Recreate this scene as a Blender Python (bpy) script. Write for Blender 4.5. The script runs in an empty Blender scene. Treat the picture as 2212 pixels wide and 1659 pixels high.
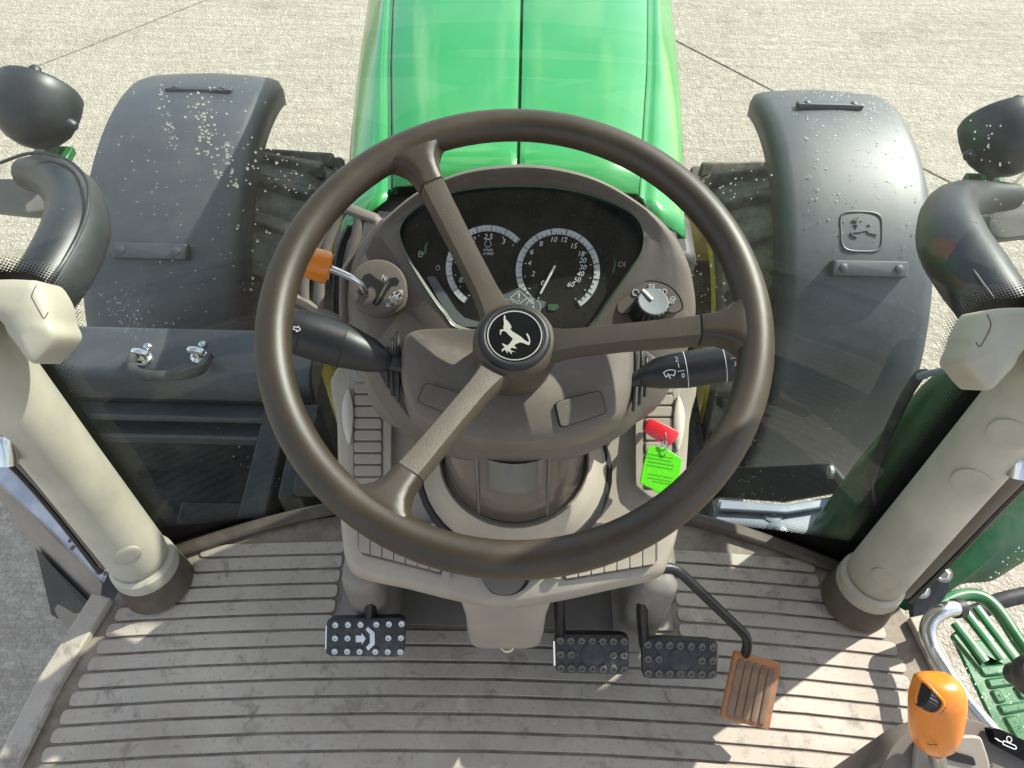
import bpy, bmesh, math, random
from mathutils import Vector, Matrix, Euler
from mathutils.geometry import intersect_point_line
V = Vector
rad = math.radians
random.seed(7)
SC = bpy.context.scene
COL = SC.collection

# ------------------------------------------------------------------ camera
PITCH, ROLL, CAMZ = rad(54.0), rad(1.4), 1.2
FPX, CU, CV = 1662.0, 1106.0, 829.5          # focal length and centre, photo at 2212 x 1659
_f = V((0, math.cos(PITCH), -math.sin(PITCH)))
_u0 = V((0, math.sin(PITCH), math.cos(PITCH))); _r0 = V((1, 0, 0))
_r = _r0*math.cos(ROLL) + _u0*math.sin(ROLL)
_u = _u0*math.cos(ROLL) - _r0*math.sin(ROLL)
CAM = V((0, 0, CAMZ))
cd = bpy.data.cameras.new('camera'); cam = bpy.data.objects.new('camera', cd); COL.objects.link(cam)
cd.sensor_width = 36.0; cd.sensor_fit = 'HORIZONTAL'; cd.lens = FPX/2212.0*36.0
cd.clip_start = 0.02; cd.clip_end = 1000
m = Matrix((_r, _u, -_f)).transposed().to_4x4(); m.translation = CAM
cam.matrix_world = m
SC.camera = cam

# ------------------------------------------------------------------ sky, sun, exposure
SUN_AZ, SUN_EL = 54.0, 41.0                   # degrees clockwise from straight ahead, height
sdir = V((math.sin(rad(SUN_AZ))*math.cos(rad(SUN_EL)), math.cos(rad(SUN_AZ))*math.cos(rad(SUN_EL)), math.sin(rad(SUN_EL))))
W = bpy.data.worlds.new('World'); SC.world = W; W.use_nodes = True
nt = W.node_tree; nt.nodes.clear()
out = nt.nodes.new('ShaderNodeOutputWorld'); bg = nt.nodes.new('ShaderNodeBackground')
sky = nt.nodes.new('ShaderNodeTexSky'); sky.sky_type = 'NISHITA'; sky.sun_disc = False
sky.sun_elevation = rad(SUN_EL); sky.sun_rotation = rad(SUN_AZ)
tc = nt.nodes.new('ShaderNodeTexCoord'); cn = nt.nodes.new('ShaderNodeTexNoise')
cn.inputs['Scale'].default_value = 4.5; cn.inputs['Detail'].default_value = 7; cn.inputs['Roughness'].default_value = .55
cr = nt.nodes.new('ShaderNodeValToRGB'); cr.color_ramp.elements[0].position = .49; cr.color_ramp.elements[1].position = .60
mx = nt.nodes.new('ShaderNodeMix'); mx.data_type = 'RGBA'
mx.inputs['B'].default_value = (7.5, 7.5, 7.7, 1)
nt.links.new(tc.outputs['Generated'], cn.inputs['Vector']); nt.links.new(cn.outputs['Fac'], cr.inputs['Fac'])
nt.links.new(cr.outputs['Color'], mx.inputs['Factor']); nt.links.new(sky.outputs['Color'], mx.inputs['A'])
nt.links.new(mx.outputs['Result'], bg.inputs['Color']); bg.inputs['Strength'].default_value = .135
nt.links.new(bg.outputs['Background'], out.inputs['Surface'])
sl = bpy.data.lights.new('sun', 'SUN'); sl.energy = 5.0; sl.angle = rad(.53); sl.color = (1, .95, .86)
so = bpy.data.objects.new('sun', sl); COL.objects.link(so); so.location = sdir*30
so.rotation_euler = sdir.to_track_quat('Z', 'Y').to_euler()
SC.view_settings.view_transform = 'Standard'; SC.view_settings.look = 'None'
SC.view_settings.exposure = 0.9; SC.view_settings.gamma = 1; SC.view_settings.use_curve_mapping = False
SC.render.engine = 'CYCLES'
SC.cycles.transparent_max_bounces = 16; SC.cycles.max_bounces = 10

# ------------------------------------------------------------------ sight-line helpers (points measured on the photo)
def ray(a, b): return _f + _r*((a-CU)/FPX) + _u*((CV-b)/FPX)
def P(a, b, d): return CAM + ray(a, b)*d
def PZ(a, b, z):
    r = ray(a, b); return CAM + r*((z-CAMZ)/r.z)
def PY(a, b, y):
    r = ray(a, b); return CAM + r*(y/r.y)
def PX(a, b, x):
    r = ray(a, b); return CAM + r*(x/r.x)
def PP(a, b, o, n):
    r = ray(a, b); return CAM + r*((o-CAM).dot(n)/r.dot(n))

# ------------------------------------------------------------------ materials
MATS = {}
class NT:
    def __init__(s, name):
        s.m = bpy.data.materials.new(name); s.m.use_nodes = True
        s.t = s.m.node_tree; s.b = s.t.nodes['Principled BSDF']; s.o = s.t.nodes['Material Output']
        s.tc = s.n('ShaderNodeTexCoord')
    def n(s, k, **kw):
        x = s.t.nodes.new(k)
        for a, b in kw.items(): setattr(x, a, b)
        return x
    def l(s, a, b): s.t.links.new(a, b)
    def noise(s, scale, detail=4, rough=.55, src=None, dist=0):
        x = s.n('ShaderNodeTexNoise'); x.inputs['Scale'].default_value = scale
        x.inputs['Detail'].default_value = detail; x.inputs['Roughness'].default_value = rough
        x.inputs['Distortion'].default_value = dist
        s.l(src or s.tc.outputs['Object'], x.inputs['Vector']); return x.outputs['Fac']
    def ramp(s, fac, p0, p1, c0=(0,0,0,1), c1=(1,1,1,1)):
        x = s.n('ShaderNodeValToRGB'); e = x.color_ramp.elements
        e[0].position, e[1].position = p0, p1; e[0].color = c0; e[1].color = c1
        s.l(fac, x.inputs['Fac']); return x.outputs['Color']
    def mix(s, fac, a, b, mode='MIX'):
        x = s.n('ShaderNodeMix', data_type='RGBA', blend_type=mode)
        for k, q in (('Factor', fac), ('A', a), ('B', b)):
            if isinstance(q, (int, float)): x.inputs[k].default_value = q
            elif isinstance(q, tuple): x.inputs[k].default_value = q
            else: s.l(q, x.inputs[k])
        return x.outputs['Result']
    def math(s, op, a, b=None, c=None, clamp=False):
        x = s.n('ShaderNodeMath', operation=op, use_clamp=clamp)
        for i, q in enumerate((a, b, c)):
            if q is None: continue
            if isinstance(q, (int, float)): x.inputs[i].default_value = q
            else: s.l(q, x.inputs[i])
        return x.outputs[0]
    def bump(s, h, strength, dist=.002):
        x = s.n('ShaderNodeBump'); x.inputs['Strength'].default_value = strength; x.inputs['Distance'].default_value = dist
        s.l(h, x.inputs['Height']); s.l(x.outputs['Normal'], s.b.inputs['Normal'])
def c4(c, k=1): return (c[0]*k, c[1]*k, c[2]*k, 1)
def mat(name, col, rough=.5, metal=0, var=.18, vs=9, bump=0, bs=600, bd=.0006, coat=0, spec=.5, dust=0, dust_or_lightc=(.45, .40, .32), ds=30, dlo=.5, dhi=.72, cr=.06):
    k = NT(name); MATS[name] = k.m; b = k.b
    n1 = k.noise(vs, 5)
    c = k.mix(k.ramp(n1, .3, .7), c4(col, 1-var), c4(col, 1+var))
    if dust:
        f = k.math('MULTIPLY', k.ramp(k.noise(ds, 8, .7), dlo, dhi), dust)
        c = k.mix(f, c, c4(dust_or_lightc))
        rr = k.mix(f, (rough,)*3+(1,), (.85,)*3+(1,)); k.l(rr, b.inputs['Roughness'])
    else:
        rr = k.math('ADD', k.math('MULTIPLY', k.noise(vs*6, 4), .16), rough-.08, clamp=True); k.l(rr, b.inputs['Roughness'])
    k.l(c, b.inputs['Base Color']); b.inputs['Metallic'].default_value = metal
    b.inputs['Specular IOR Level'].default_value = spec
    if coat: b.inputs['Coat Weight'].default_value = coat; b.inputs['Coat Roughness'].default_value = cr
    if bump: k.bump(k.noise(bs, 2, .5), bump, bd)
    return k.m
mat('dash', (.132, .112, .092), .52, bump=.35, bs=900, dust=.12, ds=60, dlo=.55)
mat('taupe', (.105, .088, .072), .55, bump=.3, bs=900)
mat('console', (.30, .262, .21), .55, bump=.25, bs=900, dust=.1, dust_or_lightc=(.25, .2, .14), ds=25)
mat('ivory', (.405, .382, .302), .5, bump=.25, bs=800, dust=.22, dust_or_lightc=(.2, .16, .11), ds=22, dlo=.6, dhi=.8)
mat('cream', (.50, .465, .385), .42, var=.05)
mat('wheelrim', (.033, .023, .0125), .43, var=.35, vs=7, bump=.25, bs=1400, dust=.2, dust_or_lightc=(.13, .09, .05), ds=9, dlo=.5, dhi=.75)
mat('spoke', (.056, .044, .029), .48, var=.2, bump=.45, bs=1100, bd=.0009)
mat('hubpad', (.010, .010, .012), .5, bump=.4, bs=900)
mat('emblemblack', (.004, .004, .004), .3, spec=.15)
mat('silver', (.72, .68, .56), .28, metal=.85, var=.08)
mat('steel', (.62, .62, .60), .22, metal=1, var=.1, dust=.1, ds=60)
mat('zinc', (.62, .64, .62), .4, metal=.9, var=.2)
mat('blackplastic', (.010, .0105, .012), .4, bump=.3, bs=1100)
mat('pegwornglint', (.13, .12, .10), .5, var=.5, vs=60)  # worn rubber edges, lightened to carry the pegs' ring highlights in the colour
mat('pedalworn', (.23, .155, .10), .7, var=.35, vs=25, dust=.7, dust_or_lightc=(.12, .10, .08), ds=40)
mat('greenshade', (.014, .085, .03), .3, var=.3, dust=.6, dust_or_lightc=(.11, .10, .07), ds=8, dlo=.45, dhi=.7)  # green darkened and browned: shade and reflections on tank and post painted in
mat('footbrown', (.085, .066, .048), .6, dust=.3, dust_or_lightc=(.2, .17, .13), ds=20)
mat('lipbrown', (.07, .055, .040), .6, dust=.4, dust_or_lightc=(.22, .19, .15), ds=14)
mat('rubber', (.022, .023, .024), .55, var=.3, dust=.5, dust_or_lightc=(.17, .15, .12), ds=30, dlo=.46, dhi=.78)
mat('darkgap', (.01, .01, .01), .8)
mat('plastic_grey', (.024, .030, .037), .5, var=.2, vs=5, bump=.2, bs=900, dust=.16, dust_or_lightc=(.20, .195, .18), ds=11, dlo=.45, dhi=.8, spec=.6, coat=.6, cr=.6)
mat('armplastic', (.017, .020, .024), .42, var=.15, bump=.2, bs=900, dust=.14, dust_or_lightc=(.22, .23, .23), ds=12, dlo=.45, dhi=.85)
mat('green', (.014, .245, .042), .2, var=.04, vs=3, coat=.9, spec=.5, dust=.08, dust_or_lightc=(.28, .55, .34), ds=3, dlo=.42, dhi=.8)  # pale green patches are sky reflection painted into the bonnet colour
mat('greenpaint', (.013, .125, .032), .28, var=.2, coat=.4, dust=.4, dust_or_lightc=(.16, .17, .12), ds=14)
mat('greendark', (.006, .06, .015), .4)
mat('jointfill', (.17, .145, .11), .9)
mat('yellow', (.62, .50, .03), .4, var=.15, dust=.4, dust_or_lightc=(.3, .25, .14), ds=14)
mat('orange', (.66, .195, .012), .3, var=.06, coat=.3)
mat('pedalorange', (.52, .17, .035), .6, var=.2, dust=.9, dust_or_lightc=(.22, .17, .115), ds=55, dlo=.36, dhi=.62)
mat('red', (.62, .02, .03), .28, var=.05, coat=.3)
mat('tyre', (.05, .046, .04), .75, var=.3, dust=.8, dust_or_lightc=(.33, .30, .24), ds=7, dlo=.38, dhi=.65)
mat('darkframe', (.012, .013, .013), .6, var=.4, dust=.35, dust_or_lightc=(.13, .12, .095), ds=9, dlo=.45, dhi=.75)
mat('bluegrey', (.16, .19, .24), .35, var=.2, dust=.35, dust_or_lightc=(.42, .43, .44), ds=16)
mat('guard', (.17, .155, .135), .5, var=.2, dust=.3, dust_or_lightc=(.30, .27, .22), ds=10)
mat('print', (.62, .64, .62), .5, var=.03)
mat('dialgrey', (.48, .51, .50), .45, var=.08, vs=40)
mat('dialdark', (.018, .019, .021), .4)
mat('lcd', (.06, .14, .07), .3)
mat('liner', (.30, .29, .26), .8)
mat('roofgreen', (.02, .28, .05), .35)
# display: black plastic under dusty clear cover
k = NT('display'); MATS['display'] = k.m
f = k.math('MULTIPLY', k.ramp(k.noise(420, 3, .8), .62, .74), .32)
f2 = k.math('MULTIPLY', k.ramp(k.noise(14, 5), .35, .75), .10)
k.l(k.mix(k.math('ADD', f, f2, clamp=True), (.010, .011, .012, 1), (.30, .28, .24, 1)), k.b.inputs['Base Color'])
k.b.inputs['Roughness'].default_value = .12
# green tag
k = NT('tag'); MATS['tag'] = k.m
mp = k.n('ShaderNodeMapping'); mp.inputs['Scale'].default_value = (260, 900, 260); k.l(k.tc.outputs['Object'], mp.inputs['Vector'])
k.l(k.mix(k.math('MULTIPLY', k.ramp(k.noise(1, 3, .6, mp.outputs['Vector']), .52, .6), .35), (.10, .58, .010, 1), (.05, .28, .01, 1)), k.b.inputs['Base Color'])
k.b.inputs['Roughness'].default_value = .35
# concrete
k = NT('concrete'); MATS['concrete'] = k.m
g = k.n('ShaderNodeNewGeometry'); pos = g.outputs['Position']
mp = k.n('ShaderNodeMapping'); mp.inputs['Rotation'].default_value = (0, 0, rad(58)); mp.inputs['Scale'].default_value = (2.2, 42, 1); k.l(pos, mp.inputs['Vector'])
br = k.noise(1, 3, .6, mp.outputs['Vector'], .6)
big = k.ramp(k.noise(.7, 5, .6, pos), .3, .7); mid = k.ramp(k.noise(30, 4, .7, pos), .36, .62); fine = k.ramp(k.noise(75, 3, .75, pos), .40, .62)
c = k.mix(big, (.395, .345, .27, 1), (.50, .45, .365, 1))
c = k.mix(k.math('MULTIPLY', mid, .75), c, (.66, .60, .50, 1)); c = k.mix(k.math('MULTIPLY', fine, .36), c, (.25, .21, .155, 1)); c = k.mix(k.math('MULTIPLY', k.ramp(br, .42, .62), .38), c, (.30, .255, .195, 1))
stain = k.math('MULTIPLY', k.ramp(k.noise(1.5, 7, .68, pos), .55, .70), .42)
c = k.mix(stain, c, (.16, .125, .09, 1)); k.l(c, k.b.inputs['Base Color']); k.b.inputs['Roughness'].default_value = .85
k.bump(k.math('ADD', k.math('MULTIPLY', br, 1.0), k.math('ADD', fine, mid)), .8, .010)
# cab floor mat
k = NT('floormat'); MATS['floormat'] = k.m
g = k.n('ShaderNodeNewGeometry'); pos = g.outputs['Position']
c = k.mix(k.ramp(k.noise(5, 5, .6, pos), .32, .68), (.30, .262, .212, 1), (.42, .375, .312, 1))
c = k.mix(k.math('MULTIPLY', k.ramp(k.noise(16, 8, .72, pos, .8), .50, .62), .5), c, (.38, .35, .305, 1))
c = k.mix(k.math('MULTIPLY', k.ramp(k.noise(11, 8, .7, pos, 1.2), .58, .68), .4), c, (.50, .46, .385, 1))
c = k.mix(k.math('MULTIPLY', k.ramp(k.noise(23, 7, .7, pos, .5), .545, .68), .68), c, (.13, .108, .086, 1))
mpf = k.n('ShaderNodeMapping'); mpf.inputs['Scale'].default_value = (9, 30, 9); mpf.inputs['Rotation'].default_value = (0, 0, .5); k.l(pos, mpf.inputs['Vector'])
c = k.mix(k.math('MULTIPLY', k.ramp(k.noise(1.6, 7, .75, mpf.outputs['Vector'], 1.5), .60, .67), .6), c, (.46, .43, .37, 1))
c = k.mix(k.math('MULTIPLY', k.ramp(k.noise(170, 3, .6, pos), .64, .70), .45), c, (.09, .07, .055, 1))
c = k.mix(k.math('MULTIPLY', k.ramp(k.noise(240, 2, .5, pos), .69, .75), .5), c, (.06, .05, .04, 1))
k.l(c, k.b.inputs['Base Color']); k.b.inputs['Roughness'].default_value = .62
k.bump(k.noise(400, 3, .6, pos), .25, .0006)
k = NT('matgroove'); MATS['matgroove'] = k.m
g = k.n('ShaderNodeNewGeometry'); pos = g.outputs['Position']
c = k.mix(k.ramp(k.noise(13, 6, .7, pos), .35, .65), (.13, .105, .08, 1), (.30, .262, .212, 1))
k.l(c, k.b.inputs['Base Color']); k.b.inputs['Roughness'].default_value = .8
# glass with printed dot border and grime
k = NT('glass'); MATS['glass'] = k.m
k.t.nodes.remove(k.b)
uv = k.n('ShaderNodeUVMap', uv_map='metres'); sp = k.n('ShaderNodeSeparateXYZ'); k.l(uv.outputs['UV'], sp.inputs[0])
at = k.n('ShaderNodeAttribute', attribute_name='edge'); e = at.outputs['Fac']
PIT = .0048
def cell(off):
    a = k.math('SUBTRACT', k.math('FRACT', k.math('ADD', k.math('DIVIDE', sp.outputs[0], PIT), off)), .5)
    b = k.math('SUBTRACT', k.math('FRACT', k.math('ADD', k.math('DIVIDE', sp.outputs[1], PIT), off)), .5)
    return k.math('SQRT', k.math('ADD', k.math('MULTIPLY', a, a), k.math('MULTIPLY', b, b)))
dd = k.math('MINIMUM', cell(0), cell(.5))
lim = k.math('MULTIPLY', k.math('SUBTRACT', 1.0, k.math('DIVIDE', e, .030)), .40)
frit = k.math('MAXIMUM', k.math('LESS_THAN', dd, lim), k.math('LESS_THAN', e, .002))
tr = k.n('ShaderNodeBsdfTransparent'); tr.inputs['Color'].default_value = (.86, .93, .885, 1)
gl = k.n('ShaderNodeBsdfGlossy'); gl.inputs['Roughness'].default_value = .015
gg = k.n('ShaderNodeNewGeometry'); vd = k.n('ShaderNodeVectorMath', operation='DOT_PRODUCT'); k.l(gg.outputs['Normal'], vd.inputs[0]); k.l(gg.outputs['Incoming'], vd.inputs[1])
fz = k.math('ADD', k.math('MULTIPLY', k.math('POWER', k.math('SUBTRACT', 1.0, k.math('ABSOLUTE', vd.outputs['Value']), clamp=True), 5.0), .9), .042, clamp=True)   # thin pane, same from both sides
m1 = k.n('ShaderNodeMixShader'); k.l(fz, m1.inputs[0]); k.l(tr.outputs[0], m1.inputs[1]); k.l(gl.outputs[0], m1.inputs[2])
df = k.n('ShaderNodeBsdfDiffuse'); df.inputs['Color'].default_value = (.42, .44, .40, 1)
tp = k.n('ShaderNodeNewGeometry').outputs['Position']
gr = k.math('ADD', k.math('MULTIPLY', k.ramp(k.noise(300, 4, .75, tp), .67, .74), .22), k.math('MULTIPLY', k.ramp(k.noise(7, 6, .65, tp), .46, .8), .03), clamp=True)
m2 = k.n('ShaderNodeMixShader'); k.l(gr, m2.inputs[0]); k.l(m1.outputs[0], m2.inputs[1]); k.l(df.outputs[0], m2.inputs[2])
bk = k.n('ShaderNodeBsdfPrincipled'); bk.inputs['Base Color'].default_value = (.006, .006, .006, 1); bk.inputs['Roughness'].default_value = .3
m3 = k.n('ShaderNodeMixShader'); k.l(frit, m3.inputs[0]); k.l(m2.outputs[0], m3.inputs[1]); k.l(bk.outputs[0], m3.inputs[2])
k.l(m3.outputs[0], k.o.inputs['Surface'])
k = NT('water'); MATS['water'] = k.m
k.b.inputs['Base Color'].default_value = (1, 1, 1, 1); k.b.inputs['Roughness'].default_value = .02
k.b.inputs['Transmission Weight'].default_value = 1; k.b.inputs['IOR'].default_value = 1.33

# ------------------------------------------------------------------ object helpers
def thing(name, label, cat, loc, group=None):
    o = bpy.data.objects.new(name, None); COL.objects.link(o); o.location = loc; o.empty_display_size = .05
    o['label'] = label; o['category'] = cat
    if group: o['group'] = group
    return o
def tag(o, label, cat, group=None):
    o['label'] = label; o['category'] = cat
    if group: o['group'] = group
    return o
def wpos(o):
    p = V(o.location)
    while o.parent: o = o.parent; p = p + V(o.location)
    return p
def link(o, parent):
    COL.objects.link(o)
    if parent:
        o.parent = parent; o.location = V(o.location) - wpos(parent)
def mesh(name, verts, faces, mt, parent=None, bev=0, seg=2, sub=0, solid=0, ang=38, flat=False):
    verts = [V(v) for v in verts]
    lo = V((min(v.x for v in verts), min(v.y for v in verts), min(v.z for v in verts)))
    hi = V((max(v.x for v in verts), max(v.y for v in verts), max(v.z for v in verts)))
    o0 = V(((lo.x+hi.x)/2, (lo.y+hi.y)/2, lo.z))
    me = bpy.data.meshes.new(name); me.from_pydata([v-o0 for v in verts], [], faces); me.update()
    bm = bmesh.new(); bm.from_mesh(me); bmesh.ops.recalc_face_normals(bm, faces=bm.faces); bm.to_mesh(me); bm.free()
    me.materials.append(MATS[mt])
    if not flat:
        me.shade_smooth(); me.set_sharp_from_angle(angle=rad(ang))
    o = bpy.data.objects.new(name, me); o.location = o0
    link(o, parent)
    if solid: s = o.modifiers.new('solid', 'SOLIDIFY'); s.thickness = solid; s.offset = -1
    if bev:
        b = o.modifiers.new('bevel', 'BEVEL'); b.width = bev; b.segments = seg; b.limit_method = 'ANGLE'; b.angle_limit = rad(32)
    if sub: s = o.modifiers.new('sub', 'SUBSURF'); s.levels = sub; s.render_levels = sub
    return o
def copy_at(src, parent, pos):
    """another piece of the same mesh, at a world position"""
    o = src.copy(); COL.objects.link(o); o.parent = parent
    o.location = V(pos) - (wpos(parent) if parent else V())
    return o
def cat(pts, n, closed=True):
    """n samples per segment of a Catmull-Rom curve"""
    pts = [V(p) for p in pts]; out = []; N = len(pts)
    for i in range(N if closed else N-1):
        if closed: p0, p1, p2, p3 = pts[i-1], pts[i], pts[(i+1) % N], pts[(i+2) % N]
        else: p0, p1, p2, p3 = pts[max(i-1, 0)], pts[i], pts[i+1], pts[min(i+2, N-1)]
        for j in range(n):
            t = j/n
            out.append(.5*((2*p1)+(p2-p0)*t+(2*p0-5*p1+4*p2-p3)*t*t+(3*p1-p0-3*p2+p3)*t**3))
    if not closed: out.append(pts[-1])
    return out
def loft(loops, caps=(False, False), closed=True):
    n = len(loops[0]); vs = [p for l in loops for p in l]; fs = []
    for i in range(len(loops)-1):
        for j in range(n if closed else n-1):
            a = i*n+j; b = i*n+(j+1) % n
            fs.append((a, b, b+n, a+n))
    if caps[0]: fs.append(tuple(range(n))[::-1])
    if caps[1]: fs.append(tuple((len(loops)-1)*n+j for j in range(n)))
    return vs, fs
def join(*parts):
    vs, fs = [], []
    for v, f in parts:
        o = len(vs); vs += list(v); fs += [tuple(i+o for i in q) for q in f]
    return vs, fs
def frame(axis, hint=V((0, 0, 1))):
    a = V(axis).normalized()
    if abs(a.dot(hint)) > .98: hint = V((0, 1, 0))
    x = hint.cross(a).normalized(); return x, a.cross(x), a
def tube(pts, r, seg=12, closed=False, caps=True, smooth=0, flat=1.0, hint=None):
    if smooth: pts = cat(pts, smooth, closed)
    pts = [V(p) for p in pts]; N = len(pts)
    rs = r if isinstance(r, (list, tuple)) else [r]*N
    if len(rs) != N:
        q = len(rs)-1; rs = [rs[min(int(i/(N-1)*q), q-1)]*(1-(i/(N-1)*q-min(int(i/(N-1)*q), q-1)))+rs[min(int(i/(N-1)*q), q-1)+1]*(i/(N-1)*q-min(int(i/(N-1)*q), q-1)) for i in range(N)]
    loops = []; x = None
    for i in range(N):
        t = (pts[(i+1) % N]-pts[i-1]) if closed else (pts[min(i+1, N-1)]-pts[max(i-1, 0)])
        t.normalize()
        if x is None: x = (hint or frame(t)[0]); x = (x-t*x.dot(t)).normalized()
        else: x = (x-t*x.dot(t)).normalized()
        y = t.cross(x)
        loops.append([pts[i]+(x*math.cos(a)+y*math.sin(a)*flat)*rs[i] for a in [2*math.pi*k/seg for k in range(seg)]])
    if closed: loops.append(loops[0])
    return loft(loops, (caps and not closed, caps and not closed))
def lathe(o, axis, prof, seg=24, hint=V((0, 0, 1)), caps=(True, True), arc=2*math.pi):
    """prof: (distance along axis, radius)"""
    x, y, a = frame(axis, hint); o = V(o)
    return loft([[o+a*h+(x*math.cos(t)+y*math.sin(t))*r for t in [2*math.pi*k/seg for k in range(seg)]] for h, r in prof], caps)
def box(c, x, y, z):
    """half extents as vectors"""
    c = V(c); x, y, z = V(x), V(y), V(z)
    vs = [c+x*i+y*j+z*q for i in (-1, 1) for j in (-1, 1) for q in (-1, 1)]
    return vs, [(0, 1, 3, 2), (4, 6, 7, 5), (0, 4, 5, 1), (2, 3, 7, 6), (0, 2, 6, 4), (1, 5, 7, 3)]
def abox(x0, x1, y0, y1, z0, z1):
    return box(((x0+x1)/2, (y0+y1)/2, (z0+z1)/2), ((x1-x0)/2, 0, 0), (0, (y1-y0)/2, 0), (0, 0, (z1-z0)/2))
def slab(loop, off):
    """closed prism between a loop and the loop moved by off"""
    off = V(off); return loft([loop, [p+off for p in loop]], (True, True))
def newell(l):
    n = V()
    for i in range(len(l)):
        a, b = l[i-1], l[i]; n += V(((a.y-b.y)*(a.z+b.z), (a.z-b.z)*(a.x+b.x), (a.x-b.x)*(a.y+b.y)))
    return n.normalized()
def toward(loop):
    """unit normal of a loop, facing the camera side"""
    n = newell(loop); c = sum(loop, V())/len(loop)
    return n if n.dot(CAM-c) > 0 else -n
def mid(loop): return sum(loop, V())/len(loop)
def shrink(loop, k): c = mid(loop); return [c+(p-c)*k for p in loop]
def rrect(c, ex, ey, w, h, r, n=4):
    pts = []
    for sx, sy, a0 in ((1, 1, 0), (-1, 1, 90), (-1, -1, 180), (1, -1, 270)):
        for i in range(n+1):
            a = rad(a0+90*i/n); pts.append(V(c)+V(ex)*(sx*(w/2-r)+r*math.cos(a))+V(ey)*(sy*(h/2-r)+r*math.sin(a)))
    return pts
def pad(loop, h, round_=.3, inset=.92):
    """cushion-like raised plate on a loop: vertical edge then a rounded rim"""
    n = toward(loop)
    return loft([[p-n*h for p in loop], [p+n*h*(1-round_) for p in loop], [p+n*h*.93 for p in shrink(loop, (1+inset)/2+.01)], [p+n*h for p in shrink(loop, inset)]], (True, True))
def quadloop(corners, r=.18, n=3):
    """rounded version of a 4-corner (or any) polygon, r = share of each edge"""
    out = []; N = len(corners); c = [V(p) for p in corners]
    for i in range(N):
        a = c[i]+(c[i-1]-c[i])*r; b = c[i]+(c[(i+1) % N]-c[i])*r
        for j in range(n+1):
            t = j/n; out.append(a*(1-t)**2+c[i]*2*t*(1-t)+b*t*t)
    return out
from mathutils.bvhtree import BVHTree
def bvh_of(o):
    p = wpos(o); return BVHTree.FromPolygons([v.co+p for v in o.data.vertices], [tuple(f.vertices) for f in o.data.polygons])
def hit(bv, a, b, lift=0):
    r = ray(a, b).normalized(); loc, nn, i, d = bv.ray_cast(CAM, r)
    if loc is None: return P(a, b, 1.0)
    if nn.dot(r) > 0: nn = -nn
    return loc+nn*lift
def text(s, o, ex, ey, size, name='lettering', mt='print', parent=None, shear=0, lift=.0004, align='CENTER'):
    cu = bpy.data.curves.new('t', 'FONT'); cu.body = s; cu.size = size; cu.shear = shear
    cu.align_x = align; cu.align_y = 'CENTER'; cu.extrude = .00015; cu.resolution_u = 3
    ob = bpy.data.objects.new('t', cu); COL.objects.link(ob)
    dg = bpy.context.evaluated_depsgraph_get(); dg.update()
    me = ob.evaluated_get(dg).to_mesh()
    ex, ey = V(ex).normalized(), V(ey).normalized(); ez = ex.cross(ey)
    vs = [V(o)+ex*v.co.x+ey*v.co.y+ez*(v.co.z+lift) for v in me.vertices]; fs = [tuple(p.vertices) for p in me.polygons]
    ob.evaluated_get(dg).to_mesh_clear(); bpy.data.objects.remove(ob); bpy.data.curves.remove(cu)
    return (vs, fs)
def strokes(lines, o, ex, ey, w, lift=.0005, t=.0003):
    """flat drawn lines (lists of 2-d points in metres) as thin raised ribbons"""
    ez = V(ex).cross(V(ey)).normalized(); parts = []
    for ln in lines:
        for a, b in zip(ln[:-1], ln[1:]):
            A = V(o)+V(ex)*a[0]+V(ey)*a[1]; B = V(o)+V(ex)*b[0]+V(ey)*b[1]
            d = (B-A); L = d.length
            if L < 1e-7: continue
            d.normalize(); s = ez.cross(d)
            parts.append(box((A+B)/2+ez*lift, d*(L/2+w*.25), s*(w/2), ez*t))
    return join(*parts)
def circ(cx, cy, r, a0=0, a1=360, n=18): return [(cx+r*math.cos(rad(a0+(a1-a0)*i/n)), cy+r*math.sin(rad(a0+(a1-a0)*i/n))) for i in range(n+1)]
DEER = [(98,62),(108,64),(112,95),(130,112),(150,140),(160,168),(148,178),(165,198),(200,220),(240,248),(255,265),(290,288),(298,275),(285,245),(273,215),(285,212),(300,240),(307,275),(302,310),(285,310),(255,297),(230,290),(200,303),(182,318),(205,345),(165,338),(150,350),(165,363),(198,374),(162,371),(168,397),(146,373),(132,366),(134,395),(121,367),(108,356),(90,376),(88,354),(112,335),(97,322),(88,302),(115,312),(130,322),(150,300),(165,275),(172,262),(155,245),(130,220),(118,205),(100,196),(82,202),(78,232),(70,230),(70,190),(85,182),(100,183),(95,165),(100,135),(95,100)]
def deer(o, ex, ey, scale, rot=0, t=.0006):
    a = rad(rot); pts = []
    for x, y in DEER:
        x, y = (x-185)/210, -(y-230)/210
        pts.append(V(o)+V(ex)*scale*(x*math.cos(a)-y*math.sin(a))+V(ey)*scale*(x*math.sin(a)+y*math.cos(a)))
    ez = V(ex).cross(V(ey)).normalized()
    return slab(pts, ez*t)

# ================================================================== THE SETTING
GZ = -1.55
g = mesh('ground', *abox(-150, 150, -150, 150, GZ-.5, GZ-.012), 'jointfill'); g['kind'] = 'structure'
S2 = math.sqrt(.5); ea, eb = V((S2, S2, 0)), V((S2, -S2, 0)); L = 4.7; LA = 6.1; first = None
for i in range(-4, 5):
    for j in range(-4, 5):
        # joints: y-x = 7.35 + L*sqrt2*k and x+y = 5.84 + L*sqrt2*k
        cb = -7.35*S2 + L*(j+.5); ca = 5.84*S2 + LA*(i+.5); c = ea*ca + eb*cb
        if first is None:
            first = mesh('concrete_slab', *box(c+V((0, 0, GZ-.08)), ea*(LA/2-.006), eb*(L/2-.006), V((0, 0, .08))), 'concrete', g, bev=.005)
        else:
            copy_at(first, g, c+V((0, 0, GZ-.16)))

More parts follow.
